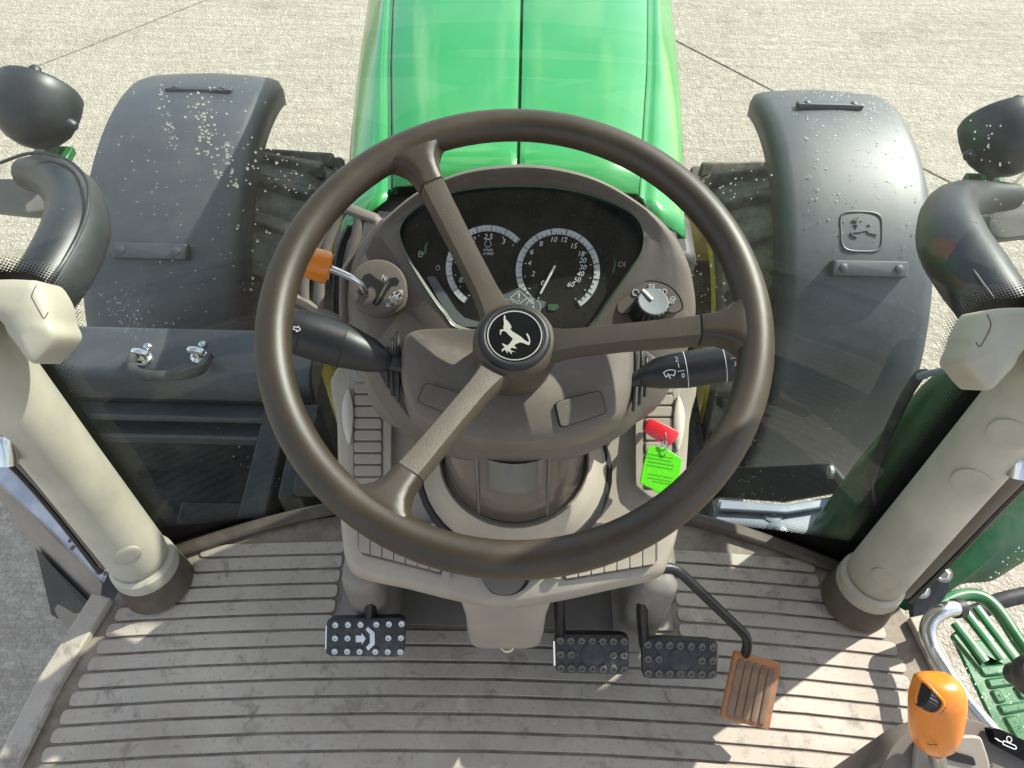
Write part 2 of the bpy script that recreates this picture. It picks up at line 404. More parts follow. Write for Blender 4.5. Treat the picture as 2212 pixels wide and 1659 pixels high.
# ---- cab floor with raised ribs
flo = [(-.66, -.6), (-.70, .12), (-.66, .30), (-.625, .425), (-.615, .47), (-.60, .505), (-.45, .555), (-.2, .60), (.2, .60), (.45, .555), (.60, .505), (.625, .46), (.64, .42), (.66, .30), (.69, .12), (.66, -.6)]
fl = mesh('cab_floor', *slab([V((x, y, 0)) for x, y in flo], (0, 0, -.05)), 'matgroove'); fl['kind'] = 'structure'
def rib(xa, xb, y0, z=.0032, w=.0208, crown=.075, name='rib'):
    up = []; L_ = xb-xa; xs = [xa, xa+.0025]+[xa+.006+(L_-.012)*i/8 for i in range(9)]+[xb-.0025, xb]; n = len(xs)-1
    for x in xs: up.append(V((x, y0-crown*x*x, 0)))
    lo_, hi_ = [], []
    for i, p in enumerate(up):
        e = .006 if i in (0, n) else (.002 if i in (1, n-1) else 0)
        lo_.append(p+V((0, e*.6, 0))); hi_.append(p+V((0, w-e*.6, 0)))
    xi = .0008
    ring = [up[0]+V((-xi, w*.5, 0))]+lo_+[up[-1]+V((xi, w*.5, 0))]+hi_[::-1]
    return mesh(name, *loft([[p+V((0, 0, .0005)) for p in ring], [p+V((0, 0, z*.7)) for p in ring], [V((p.x, p.y, 0))+(mid(ring)-p)*.0+V((0, 0, z)) for p in ring]], (True, True)), 'floormat', fl, bev=.0012, seg=2)
lend = [-.507, -.510, -.514, -.533, -.612, -.618, -.624, -.629, -.634, -.638, -.643, -.647, -.651, -.655, -.66]
rend = [.507, .508, .512, .575, .595, .606, .612, .611, .608, .605, .603, .60, .60, .60, .60]
for i in range(15):
    y0 = .522-.0249*i
    if i < 6:
        rib(lend[i], -.272, y0); rib(.272, rend[i], y0)
    else: rib(lend[i], rend[i], y0)
for i in range(15, 30): rib(-.645, .62, .522-.0249*i)
mesh('recess_panel', *slab([V((x, y, .002)) for x, y in ((-.262, .40), (-.262, .56), (.262, .56), (.262, .40))], (0, 0, .003)), 'guard', fl)
# raised lips of the mat
def strip(pts, w, h, mt, name, parent, bev=.003):
    a = [V(p) for p in pts]; n = len(a); l, r = [], []
    for i in range(n):
        t = (a[min(i+1, n-1)]-a[max(i-1, 0)]).normalized(); s = V((t.y, -t.x, 0))*w/2
        l.append(a[i]+s); r.append(a[i]-s)
    ring = l+r[::-1]
    return mesh(name, *slab(ring, (0, 0, h)), mt, parent, bev=bev)
strip([(-.672, -.55, .001), (-.70, .11, .001), (-.672, .30, .001), (-.637, .43, .001)], .034, .016, 'floormat', 'edge_lip', fl)
strip([(.676, -.55, .001), (.70, .11, .001), (.675, .30, .001), (.648, .43, .001)], .03, .014, 'floormat', 'edge_lip', fl)
def glass_y(x, z): return .50+.2*z+.15*(1-(x/.60)**2)
strip([(x, glass_y(x, 0)-.018, .001) for x in [-.56+.04*i for i in range(29)]], .024, .014, 'lipbrown', 'front_lip', fl, .006)

# ================================================================== WINDSCREEN
def on_glass(a, b):
    r = ray(a, b); lo, hi = .3, 2.5
    for _ in range(50):
        t = (lo+hi)/2; p = CAM+r*t
        if p.y-glass_y(p.x, p.z) < 0: lo = t
        else: hi = t
    return CAM+r*lo
poly_px = [(362,1142),(745,1118),(735,1080),(740,900),(732,720),(735,640),(830,540),(930,470),(1113,440),(1300,480),(1400,560),(1478,600),(1492,640),(1494,760),(1484,900),(1465,1132),(1838,1172),(1895,1092),(2000,955),(2110,815),(2075,790),(2070,755),(2090,700),(2125,655),(2212,645)]
poly = [on_glass(*q) for q in poly_px]; poly = [(p.x, p.z) for p in poly]
poly += [(.72, .60), (.72, 1.66), (-.72, 1.66), (-.72, .60)]
poly += [(lambda p: (p.x, p.z))(on_glass(*q)) for q in [(0,590),(62,592),(100,612),(128,660),(140,705),(118,760),(100,775),(170,880),(240,985),(300,1060)]]
def edge_d(x, z):
    ins = False; dm = 9; n = len(poly)
    for i in range(n):
        (x1, z1), (x2, z2) = poly[i-1], poly[i]
        if (z1 > z) != (z2 > z) and x < (x2-x1)*(z-z1)/(z2-z1)+x1: ins = not ins
        t = max(0, min(1, ((x-x1)*(x2-x1)+(z-z1)*(z2-z1))/max(1e-9, (x2-x1)**2+(z2-z1)**2)))
        dm = min(dm, math.hypot(x-x1-t*(x2-x1), z-z1-t*(z2-z1)))
    return max(-.05, min(.2, dm if ins else -dm))
NX, NZ = 110, 110
gv = []; gz = [-.02+(.75*(j/70) if j <= 70 else .75+.98*(j-70)/40) for j in range(NZ+1)]
gx = [-1+2*i/NX for i in range(NX+1)]
gv = [V((x, glass_y(x, z), z)) for z in gz for x in [t*(.60+.075*max(0, min(z, .9))) for t in gx]]
gf = [(j*(NX+1)+i, j*(NX+1)+i+1, (j+1)*(NX+1)+i+1, (j+1)*(NX+1)+i) for j in range(NZ) for i in range(NX)]
ws = mesh('windscreen', gv, gf, 'glass', None, ang=180)
tag(ws, 'curved clear windscreen between the pillars, dirty, rain-spotted, with a black dotted border', 'windscreen')
me = ws.data; ed = me.attributes.new('edge', 'FLOAT', 'POINT'); uvl = me.uv_layers.new(name='metres')
for i, v in enumerate(gv): ed.data[i].value = edge_d(v.x, v.z)
for lp in me.loops:
    v = gv[lp.vertex_index]; uvl.data[lp.index].uv = (v.x*1.06, v.z*1.03)
drops = []
def drop(a, b, r):
    r *= .72
    if random.random() < .15: return
    p = on_glass(a, b); n = V((-2*p.x/.36*.15, -1, .2)).normalized()*-1
    if abs(p.x) > .62 or edge_d(p.x, p.z) < .004: return
    x, y, n = frame(n); s = random.uniform(1.0, 1.5)
    p = p+n*.0004
    drops.append(loft([[p+n*(r*.55*math.sin(h))+(x*math.cos(t)+y*math.sin(t)*s)*r*math.cos(h) for t in [2*math.pi*q/8 for q in range(8)]] for h in (0, .5, 1.0, 1.35)], (True, True)))
def trail(a0, b0, a1, b1, n, jit, r0, r1):
    for i in range(n):
        t = random.random(); drop(a0+(a1-a0)*t+random.gauss(0, jit), b0+(b1-b0)*t+random.gauss(0, jit*.6), random.uniform(r0, r1))
trail(430, 190, 445, 300, 60, 16, .0010, .0024); trail(345, 190, 372, 300, 30, 8, .0009, .0018); trail(365, 270, 380, 330, 16, 5, .0008, .0014)
trail(440, 290, 470, 380, 26, 10, .0012, .0028); trail(485, 310, 505, 400, 34, 8, .0011, .0026); trail(520, 230, 560, 640, 40, 26, .0010, .0022)
trail(400, 60, 540, 180, 90, 60, .0005, .0011); trail(250, 250, 480, 700, 120, 80, .0004, .0012); trail(240, 640, 330, 720, 90, 28, .0006, .0014)
trail(560, 320, 680, 420, 50, 30, .0008, .0018); trail(660, 500, 700, 760, 40, 20, .0007, .0014)
trail(500, 950, 720, 1110, 60, 60, .0006, .0016); trail(1520, 560, 1600, 760, 60, 40, .0007, .0020); trail(1540, 900, 1640, 1120, 120, 60, .0005, .0013)
trail(1650, 380, 1560, 420, 26, 24, .0008, .0016); trail(1700, 800, 1900, 1000, 60, 60, .0004, .0010); trail(2100, 250, 2180, 380, 30, 30, .0006, .0014); trail(2150, 430, 2165, 620, 24, 10, .0006, .0012)
rd = mesh('raindrops', *join(*drops), 'water', ws); rd['kind'] = 'stuff'

# ================================================================== BONNET
bn = thing('bonnet', 'bright glossy green tractor bonnet with centre seam, reflecting clouds', 'bonnet', (0, 1.6, -.2))
YS = [1.005, 1.10, 1.21, 1.36, 1.52, 1.71, 2.0, 2.4, 2.8, 3.2]
HO = [.289, .298, .309, .321, .331, .341, .350, .352, .345, .325]
HI = [.204, .215, .228, .246, .261, .278, .292, .296, .29, .27]
ZT = [.370, .370, .370, .370, .369, .367, .36, .34, .30, .24]
for s in (-1, 1):
    prof = lambda i: [V((s*x, YS[i], ZT[i]+z)) for x, z in ((.0025, -.006), (.0045, .0), (.014, .0015), (.05, .001), (.6*HI[i], -.002), (HI[i]-.006, -.009), (HI[i]-.002, -.0125))]
    rows = [prof(i) for i in range(len(YS))]
    mesh('top_panel', *loft(rows, closed=False), 'green', bn, solid=.004*s, ang=60)
    def sh(i): return [V((s*x, YS[i], ZT[i]+z)) for x, z in ((HI[i]+.001, -.016), (HI[i]+.006, -.022), (HI[i]+.014, -.020), (HI[i]+.02, -.018), (HI[i]+.45*(HO[i]-HI[i]), -.028), (HO[i]-.012, -.048), (HO[i]-.003, -.058), (HO[i], -.072), (HO[i]+.004, -.13))]
    rows = [sh(i) for i in range(len(YS))]
    # the shoulder runs a little further back than the top panel, sweeping outwards
    r0 = rows[0]; ext = [p+V((s*.004, -.055*min(1, q/5.0)**.7, -.004*q*.3)) for q, p in enumerate(r0)]
    mesh('shoulder', *loft([ext]+rows, closed=False), 'green', bn, solid=.004*s, ang=70)
    rows = [[V((s*(HO[i]+.004), YS[i], ZT[i]-.132)), V((s*(HO[i]+.01), YS[i], ZT[i]-.30)), V((s*(HO[i]-.01), YS[i], ZT[i]-.62))] for i in range(len(YS))]
    mesh('side_panel', *loft(rows, closed=False), 'green', bn, solid=.004*s, ang=60)
    mesh('shoulder_seam', *loft([[V((s*(HI[i]-.004), YS[i]+.004, ZT[i]-.024)), V((s*(HI[i]+.008), YS[i]+.004, ZT[i]-.026))] for i in range(len(YS))], closed=False), 'greendark', bn, solid=.003)
mesh('centre_seam', *loft([[V((-.008, YS[i]+.002, ZT[i]-.008)), V((.008, YS[i]+.002, ZT[i]-.008))] for i in range(len(YS))], closed=False), 'greendark', bn, solid=.003)
mesh('nose', *slab([V((x, 3.2, z)) for x, z in ((-.32, .1), (-.27, .22), (.27, .22), (.32, .1), (.32, -.38), (-.32, -.38))], (0, .05, 0)), 'green', bn, bev=.02)
cw = mesh('cowl', *join(abox(-.30, .30, .90, 1.02, .05, .315), abox(-.27, .27, .87, 1.03, .20, .33)), 'rubber', None, bev=.02)
tag(cw, 'black plastic cowl filling the gap behind the green bonnet', 'cowl')
en = mesh('chassis', *join(abox(-.26, .26, 1.1, 3.3, -.85, .20), abox(-.20, .20, .5, 1.2, -1.0, -.12), abox(-1.0, 1.0, 1.85, 2.05, -.98, -.80), abox(.27, .60, .93, 1.5, -1.15, -.80)), 'darkframe', None, bev=.03)
tag(en, 'dark dusty engine block and front axle under the bonnet', 'chassis')

# ================================================================== FRONT WHEELS AND FENDERS
WC = V((0, 1.95, -.89)); TR = .598; AX = V((0, 1.832, -.952))
def front_wheel(s, label):
    t = thing('tractor_wheel', label, 'tyre', (s*.86, WC.y, GZ), 'front wheels under their fenders')  # whole front wheel: lugged tyre and yellow rim
    o = V((s*.62, AX.y, AX.z)); ax = V((s, 0, 0))
    ty = mesh('carcass', *lathe(o, ax, [(.02, .43), (.0, .455), (.0, .53), (.05, .555), (.23, .572), (.41, .555), (.455, .53), (.46, .48), (.44, .44)], 48, caps=(False, False)), 'tyre', t)
    lug = None; N = 22
    for side in (0, 1):
        for i in range(N):
            a = 2*math.pi*(i+.5*side)/N
            def pt(w, r, da):
                b = a+da; return o+ax*w+V((0, math.sin(b)*r, math.cos(b)*r))
            if side == 0: base = [(.0, .0), (.0, .075), (.24, .20), (.24, .135)]
            else: base = [(.46, .0), (.46, .075), (.22, .20), (.22, .135)]
            lo_ = [pt(w, .54 if w in (.0, .46) else .565, d) for w, d in base]; hi_ = [pt(w if w in (.22, .24) else (w+.012 if w < .2 else w-.012), TR-.01 if w in (.0, .46) else TR, d*.97+.004) for w, d in base]
            mesh('lug', *loft([lo_, hi_], (True, True)), 'tyre', ty, bev=.006, seg=1)
    mesh('rim', *lathe(o, ax, [(-.004, .465), (-.012, .45), (.0, .425), (.05, .36), (.20, .30), (.22, .12), (.18, .11), (.18, .0)], 40, caps=(False, False)), 'yellow', t)
    return t
front_wheel(-1, 'muddy front wheel with yellow rim beside the shaded fender')
front_wheel(1, 'muddy front wheel with yellow rim beside the sunlit fender')
def fender(s, xin, xout, label):
    t = thing('front_fender', label, 'fender', (s*(xin+xout)/2, WC.y, WC.z), 'front fenders')
    R = .72; c = V((0, WC.y, WC.z)); w = xout-xin
    sec = [(0, -.075), (.004, -.03), (.018, -.008), (.045, .0), (.12, .006), (w*.5, .010), (w-.12, .006), (w-.04, .0), (w-.012, -.008), (w-.002, -.022), (w, -.045)]
    rows = []
    for i in range(41):
        ph = -27+(98+27)*i/40; a = rad(ph)
        lipk = 1.0
        row = []
        for x, h in sec:
            taper = 0
            if i < 4: taper = (4-i)/4
            xx = xin+x; xx = xx+(.022*taper*taper)*(1 if x < w/2 else -1)*(abs(x-w/2)/(w/2))**3
            if i > 34: xx = xin+w/2+(xx-xin-w/2)*(1-.05*((i-34)/6)**2)
            rr = R+h-(.02*taper*taper)
            row.append(c+V((s*xx, -math.sin(a)*rr, math.cos(a)*rr)))
        rows.append(row)
    mesh('shell', *loft(rows, closed=False), 'plastic_grey', t, solid=.006*s, ang=50)
    def at(ph, x, h=.012):
        a = rad(ph); return c+V((s*x, -math.sin(a)*(R+h), math.cos(a)*(R+h)))
    def fr(ph):
        a = rad(ph); return V((1, 0, 0)), V((0, math.cos(a), math.sin(a))), V((0, -math.sin(a), math.cos(a)))
    ex, ey, ez = fr(-8); cx = xin+w*.46
    b = mesh('clip', *pad(rrect(at(-8, cx, .016), ex, ey, .20, .026, .008), .007), 'plastic_grey', t, bev=.003)
    for q in (-.07, .07): mesh('bolt', *lathe(at(-8, cx+q, .018), ez, [(0, .009), (.007, .009), (.009, .006)], 10), 'plastic_grey', b)
    ex, ey, ez = fr(37); cx = xin+w*.53
    b = mesh('bracket', *pad(rrect(at(37, cx, .022), ex, ey, .205, .042, .004), .016), 'plastic_grey', t, bev=.002)
    for q in (-.075, .075): mesh('bolt', *lathe(at(37, cx+q, .034), ez, [(0, .012), (.008, .012), (.010, .008)], 6), 'plastic_grey', b)
    ex, ey, ez = fr(28.5); o = at(28.5, xin+w*.50, .0085)
    ring = cat([o+ex*x*.056+ey*y*.058 for x, y in ((-.9, .8), (0, .95), (.9, .8), (1.0, 0), (.86, -.85), (0, -1), (-.86, -.85), (-1.0, 0))], 5)
    e = mesh('emblem', *tube([p-ez*.001 for p in ring], .0030, 6, True), 'plastic_grey', t)
    mesh('leaping_deer', *deer(o+ez*.001, ex, ey, .050, -133, .0032), 'plastic_grey', e, bev=.0012)
    # rain beads left on the shell
    dr = []
    if s > 0:
        for i in range(400):
            ph = random.uniform(-24, 55) if random.random() < .75 else random.uniform(-24, 5); x = xin+random.uniform(.07, w-.03); r = random.uniform(.0011, .0029)
            ex, ey, ez = fr(ph); p = at(ph, x, .007+.003*(1-abs(x-xin-w/2)/(w/2)))
            dr.append(loft([[p+ez*(r*.6*math.sin(h))+(ex*math.cos(q)+ey*math.sin(q)*random.uniform(1, 1.15))*r*math.cos(h) for q in [2*math.pi*z/7 for z in range(7)]] for h in (0, .6, 1.2)], (True, True)))
        d = mesh('rain_beads', *join(*dr), 'water', t); d['kind'] = 'stuff'
    return t
fender(-1, .755, 1.20, 'dark grey front fender crossed by the bonnet shadow, beyond the toolbox')
fender(1, .735, 1.165, 'grey front fender in full sun with rain beads and embossed deer emblem')

# ================================================================== OUTSIDE LEFT: TOOLBOX
tb = thing('toolbox', 'black step box with rounded lid and grab handle, outside the windscreen', 'toolbox', (-.78, 1.1, -.75))
z0 = -.205
prof = [(1.165, -.215), (1.160, -.205), (1.10, -.203), (1.045, -.215), (1.028, -.235), (1.020, -.27), (1.018, -.30)]
mesh('lid', *loft([[V((x, y, z)) for y, z in prof]+[V((x, 1.165, -.30))] for x in (-1.10, -1.09, -.80, -.47, -.46)], (True, True)), 'plastic_grey', tb, bev=.006)
mesh('body', *abox(-1.08, -.48, 1.03, 1.16, -.75, -.305), 'darkframe', tb, bev=.01)
mesh('ledge', *abox(-1.07, -.49, .985, 1.03, -.345, -.325), 'plastic_grey', tb, bev=.006)
mesh('ledge', *abox(-1.07, -.49, .97, 1.03, -.42, -.385), 'plastic_grey', tb, bev=.006)
hz = -.208
ha = mesh('handle', *tube([PZ(288, 765, hz+.016), PZ(284, 790, hz+.03), PZ(296, 806, hz+.038), PZ(330, 812, hz+.038), PZ(368, 811, hz+.038), PZ(410, 806, hz+.038), PZ(436, 795, hz+.03), PZ(452, 770, hz+.016)], [.010, .012, .013, .0125, .0125, .0125, .013, .012, .010], 10, smooth=3), 'rubber', tb)
for a, b in ((308, 770), (428, 766)):
    p = PZ(a, b, hz+.008)
    mesh('bracket', *join(lathe(p, (0, 0, 1), [(-.012, .02), (-.004, .02), (.0, .012), (.012, .010)], 12), tube([p+V((-.018, .004, .012)), p+V((.0, .0, .016)), p+V((.018, -.004, .012))], .009, 8), lathe(p+V((.002, .03, -.004)), (0, 0, 1), [(-.01, .010), (.006, .010), (.010, .005)], 8)), 'steel', tb, bev=.001)
sf = mesh('side_frame', *join(abox(-.56, -.50, .70, 1.0, -.9, -.25), abox(-.47, -.42, .72, .95, -.8, -.20), abox(-.42, -.30, .70, .74, -.16, -.13), abox(-.80, -.30, .80, .86, -.62, -.50), abox(-1.02, -.27, .60, 1.06, -1.1, -.66)), 'darkframe', None, bev=.006)
tag(sf, 'dark steel frame members low behind the glass, below the toolbox', 'frame')

# ================================================================== OUTSIDE RIGHT: mounting plate, frame, hose
mp_ = thing('mounting_plate', 'blue-grey painted metal plate with bolts, low outside the windscreen', 'plate', (.5, .68, -.16))
lp = [PZ(a, b, -.13) for a, b in ((1552, 1078), (1700, 1088), (1850, 1062), (1862, 1170), (1540, 1150))]
mesh('plate', *slab(lp, (0, 0, -.012)), 'bluegrey', mp_, bev=.003)
lp = [PZ(a, b, -.115) for a, b in ((1556, 1080), (1700, 1090), (1852, 1064), (1852, 1084), (1700, 1108), (1553, 1100))]
mesh('flange', *slab(lp, (0, 0, -.010)), 'bluegrey', mp_, bev=.003)
for a, b in ((1668, 1107), (1822, 1098), (1680, 1148)):
    p = PZ(a, b, -.128); mesh('bolt', *join(lathe(p, (0, 0, 1), [(-.004, .021), (.0, .021), (.0015, .018)], 16), lathe(p, (0, 0, 1), [(.001, .010), (.006, .010), (.007, .007)], 6)), 'bluegrey', mp_)
fb = mesh('splash_guard', *join(slab([PX(a, b, .64) for a, b in ((1500, 1100), (1600, 1010), (1800, 1000), (1850, 1060), (1700, 1086), (1560, 1075))], (-.01, 0, 0))), 'plastic_grey', None, bev=.004)
tag(fb, 'grey plastic splash guard below the sunlit fender', 'guard')
p = PX(1797, 1020, .63); bo = mesh('rivet', *lathe(p, (-1, 0, 0), [(0, .014), (.006, .013), (.009, .006)], 12), 'zinc', fb)
gp = thing('cab_post', 'green painted steel cab post, shade put into its colour, outside the glass with a black hose', 'post', (.61, .57, -.3))
pp = [(.585+.0*z, .56+.2*z, z) for z in (-.3, -.1, .1, .3, .5, .7)]
mesh('post', *tube([V(q) for q in ((.585, .60, -.35), (.59, .605, -.1), (.60, .62, .1), (.625, .635, .3), (.665, .64, .45), (.70, .65, .6), (.72, .66, 1.0), (.72, .66, 1.78))], .044, 16), 'greenshade', gp)
mesh('hose', *tube([P(1912, 1170, 1.25), P(1890, 1110, 1.22), P(1878, 1050, 1.2), P(1895, 990, 1.17), P(1935, 900, 1.12), P(1960, 850, 1.09), P(1985, 812, 1.07), P(2000, 808, 1.06)], .0075, 8, smooth=4), 'rubber', gp)
mesh('washer_tube', *tube([P(1985, 814, 1.05), P(2010, 806, 1.03), P(2050, 798, 1.0), P(2092, 786, .97)], .0048, 8, smooth=3), 'bluegrey', gp)

# ================================================================== WORK LAMPS AND CURVED ARMS
def work_lamp(c, r, label, tabs, s):
    t = thing('work_lamp', label, 'lamp', c-V((0, 0, r)), 'work lamps on the curved arms')
    ax = V((-.1*s, .72, .35)).normalized()
    mesh('housing', *lathe(c, -ax, [(-.045, r*.94), (-.04, r), (-.02, r*1.02), (0, r), (r*.35, r*.92), (r*.62, r*.75), (r*.82, r*.52), (r*.93, r*.28), (r*.97, .002)], 36, caps=(True, True)), 'armplastic', t)
    mesh('lens', *lathe(c, ax, [(.046, r*.93), (.05, r*.8), (.052, 0.002)], 28, caps=(True, False)), 'steel', t)
    x, y, a = frame(ax)
    for q in tabs: mesh('tab', *lathe(c+q*(r*.97)-q*.004, q, [(0, .012), (.012, .010), (.016, .006)], 10), 'armplastic', t)
    mesh('bracket', *join(tube([c+V((0, -.01, -r*.8)), c+V((0, -.03, -r*1.25))], .016, 8), box(c+V((0, -.02, -r*1.2)), (.034, 0, 0), (0, .02, 0), (0, 0, .008))), 'greenpaint', t, bev=.002)
    return t
cL = P(76, 238, 1.36)
work_lamp(cL, 84/FPX*1.36, 'round black work lamp on the arm beyond the shaded fender side', [_u, (_r*.92-_u*.38).normalized()], -1)
cR = P(2172, 300, 1.36)
work_lamp(cR, 84/FPX*1.36, 'round black work lamp, green-tinted through glass, beyond the sunlit fender side', [(_u*.97+_r*.3).normalized(), (-_r*.9-_u*.42).normalized()], 1)
def arm(px, rs, label, s, scr, wire=None):
    t = thing('lamp_arm', label, 'arm', px[0]-V((0, 0, .2)), 'curved lamp arms')
    mesh('arm', *tube(px, rs, 16, smooth=5, flat=.9, hint=V((0, 0, 1))), 'armplastic', t, ang=60)
    for p in scr: mesh('screw', *lathe(p, CAM-p, [(-.004, .011), (.002, .011), (.004, .006)], 10), 'blackplastic', t)
    if wire: mesh('wire', *tube(wire, .0028, 6, smooth=5), 'blackplastic', t)
    return t
arm([P(30, 720, 1.06), P(75, 655, 1.09), P(128, 580, 1.13), P(165, 500, 1.18), P(160, 430, 1.25), P(110, 385, 1.32), P(55, 375, 1.36)], [.042, .046, .050, .052, .048, .038, .027],
    'curved grey arm carrying the round lamp, with a thin black wire', -1, [P(160, 497, 1.13), P(60, 655, 1.05)],
    [P(0, 352, 1.30), P(60, 332, 1.28), P(120, 335, 1.26), P(165, 360, 1.22), P(190, 400, 1.17), P(185, 470, 1.13), P(150, 545, 1.08), P(100, 620, 1.05), P(70, 660, 1.04)])
arm([P(2215, 735, 1.04), P(2165, 680, 1.07), P(2105, 600, 1.12), P(2055, 520, 1.18), P(2052, 455, 1.25), P(2105, 430, 1.32), P(2190, 425, 1.36)], [.044, .047, .052, .053, .045, .032, .023],
    'curved grey arm carrying the green-tinted lamp, beside the sunlit fender', 1, [P(2097, 494, 1.13), P(2170, 628, 1.06)],
    [P(2070, 440, 1.21), P(2066, 500, 1.13), P(2100, 580, 1.08), P(2150, 650, 1.03)])
for s, lab in ((-1, 'wide brown mirror head below the lamp with a wire on its arm'), (1, 'wide brown mirror head below the green-tinted lamp')):
    if s < 0: lp = cat([P(a, b, 1.42) for a, b in ((-60, 400), (40, 392), (105, 405), (122, 440), (100, 465), (20, 462), (-70, 445))], 4)
    else: lp = cat([P(a, b, 1.42) for a, b in ((2300, 440), (2190, 442), (2130, 465), (2118, 500), (2140, 520), (2212, 515), (2320, 500))], 4)
    mr = mesh('mirror', *pad(lp, .022), 'guard', None, bev=.004); tag(mr, lab, 'mirror')

# ================================================================== PILLARS
def pillar(s, label):
    t = thing('cab_pillar', label, 'pillar', (s*.577, .44, 0), 'front cab pillars')
    pc = lambda z: V((s*(.561+.09*min(z, .9)), .458+.15*z, z))
    ax = (pc(.3)-pc(.05)).normalized()
    mesh('trim', *tube([pc(.075), pc(.082), pc(.10), pc(.2), pc(.4), pc(.6), pc(.9), pc(1.3), pc(1.75)], [.040, .0455, .048, .0475, .047, .047, .047, .047, .047], 32), 'ivory', t, ang=50) if False else None
    zs = [.070, .076, .09, .14, .3, .5, .7, 1.0, 1.4, 1.75]; rs = [.038, .0425, .0445, .0440, .0425, .042, .042, .042, .042, .042]
    mesh('trim', *tube([pc(z) for z in zs], rs, 32), 'ivory', t, ang=50)
    mesh('collar', *tube([pc(.045), pc(.05), pc(.066), pc(.072)], [.049, .0505, .0495, .044], 32), 'ivory', t)
    mesh('rubber_foot', *tube([pc(.0), pc(.03), pc(.047)], [.055, .052, .048], 32), 'footbrown', t)
    def button(u, v, r):
        # a flush round cap where the sight line meets the trim
        rr = ray(u, v); best = None; t0 = .4
        while t0 < 1.6:
            p = CAM+rr*t0; c = pc(p.z)
            if (p-c-ax*(p-c).dot(ax)).length < .0428: best = p; break
            t0 += .001
        if best is None: return
        c = pc(best.z); n = (best-c-ax*(best-c).dot(ax)).normalized()
        mesh('cap', *lathe(best-n*.006, n, [(0, r), (.0068, r), (.0076, r*.93), (.0080, r*.6)], 28, hint=ax), 'ivory', t)
    if s < 0: button(275, 1201, .019)
    else:
        button(1910, 1248, .019); button(2098, 1043, .023); button(2178, 940, .023)
    return t
pillar(-1, 'beige padded cab pillar with sunlit patch and round cap near its foot')
pillar(1, 'beige cab pillar, greenish and shaded, with three round caps')
def hood(loop, d, label, seam):
    lp = cat([P(a, b, d) for a, b in loop], 3); n = toward(lp)
    t = thing('pillar_cover', label, 'cover', mid(lp)-V((0, 0, .06)), 'moulded covers on the pillars')
    big = [p-n*.05 for p in shrink(lp, .98)]
    mesh('shell', *loft([big, [p-n*.008 for p in lp], [p-n*.003 for p in shrink(lp, .985)], [p+n*.001 for p in shrink(lp, .95)], [p+n*.005 for p in shrink(lp, .75)], [p+n*.009 for p in shrink(lp, .4)]], (True, True)), 'ivory', t, ang=50)
    bv = bvh_of(t.children[0]); sp_ = [hit(bv, *q, .0002) for q in [(w.x, w.y) for w in cat([V((*z, 0)) for z in seam], 4, False)]]
    mesh('seam', *tube(sp_, .0006, 5), 'taupe', t)
    return t
hood([(-70, 610), (0, 602), (52, 603), (76, 608), (99, 643), (107, 669), (111, 693), (122, 721), (112, 742), (86, 771), (70, 785), (60, 779), (39, 750), (16, 721), (0, 693), (-70, 640)], .818, 'beige moulded cover on the pillar that has the sunlit patch', [(79, 616), (69, 638), (73, 649), (86, 673), (95, 688), (104, 674)])
hood([(2290, 668), (2212, 663), (2155, 666), (2132, 674), (2113, 706), (2103, 727), (2099, 745), (2084, 782), (2098, 803), (2118, 828), (2137, 844), (2150, 836), (2170, 815), (2192, 791), (2212, 757), (2290, 690)], .818, 'beige moulded cover on the greenish shaded pillar', [(2132, 679), (2140, 697), (2138, 711), (2127, 733), (2116, 749), (2108, 739)])
# door seals and grab handles beside the pillars
for s, sp_, hp, lab1, lab2 in ((-1, [(-40, 915, .98), (60, 1010, 1.08), (150, 1115, 1.18), (232, 1222, 1.28)], [(-4, 905, .93), (8, 940, .93), (14, 972, .935), (16, 1000, .94)], 'dark rubber door seal running down to the step guard', 'brushed metal grab handle end by the sunlit pillar'),
                               (1, [(2240, 990, .98), (2140, 1090, 1.08), (2040, 1195, 1.18), (1950, 1285, 1.27)], [(2218, 960, .93), (2208, 990, .93), (2200, 1030, .935)], 'dark rubber door seal beside the greenish pillar', 'polished metal grab handle end by the greenish pillar')):
    t = thing('door_seal', lab1, 'seal', P(*sp_[-1])-V((0, 0, .02)), 'door seals')
    mesh('strip', *tube([P(*q) for q in sp_], .013, 10, smooth=3, flat=.6), 'taupe', t)
    mesh('bead', *tube([P(q[0]+s*15, q[1]+13, q[2]+.012) for q in sp_], .006, 8, smooth=3), 'blackplastic', t)
    mesh('bead', *tube([P(q[0]-s*13, q[1]-10, q[2]+.012) for q in sp_], .005, 8, smooth=3), 'blackplastic', t)
    gh = mesh('grab_handle', *tube([P(*q) for q in hp], .013, 14, smooth=4), 'steel'); tag(gh, lab2, 'handle')

# ================================================================== LEFT STEP GUARD
sg = thing('step_guard', 'folded grey-brown sheet metal guard with rust chips outside the open door', 'guard', (-.85, .45, -.5))
zz = -.18
def gp_(a, b, z): return PZ(a, b, z)
mesh('upper_fold', *slab([gp_(-70, 905, zz), gp_(30, 1010, zz), gp_(120, 1110, zz), gp_(232, 1232, zz), gp_(222, 1258, zz-.02), gp_(115, 1150, zz-.02), gp_(50, 1092, zz-.02), gp_(-70, 985, zz-.02)], (0, 0, -.008)), 'bluegrey', sg, bev=.003)
mesh('side_plate', *slab([gp_(-72, 985, zz-.022), gp_(50, 1092, zz-.022), gp_(115, 1150, zz-.022), gp_(222, 1260, zz-.022), gp_(215, 1300, zz-.07), gp_(165, 1385, zz-.12), gp_(122, 1325, zz-.13), gp_(70, 1176, zz-.13), gp_(0, 1054, zz-.13), gp_(-90, 960, zz-.13)], (-.004, 0, -.006)), 'guard', sg, bev=.003)
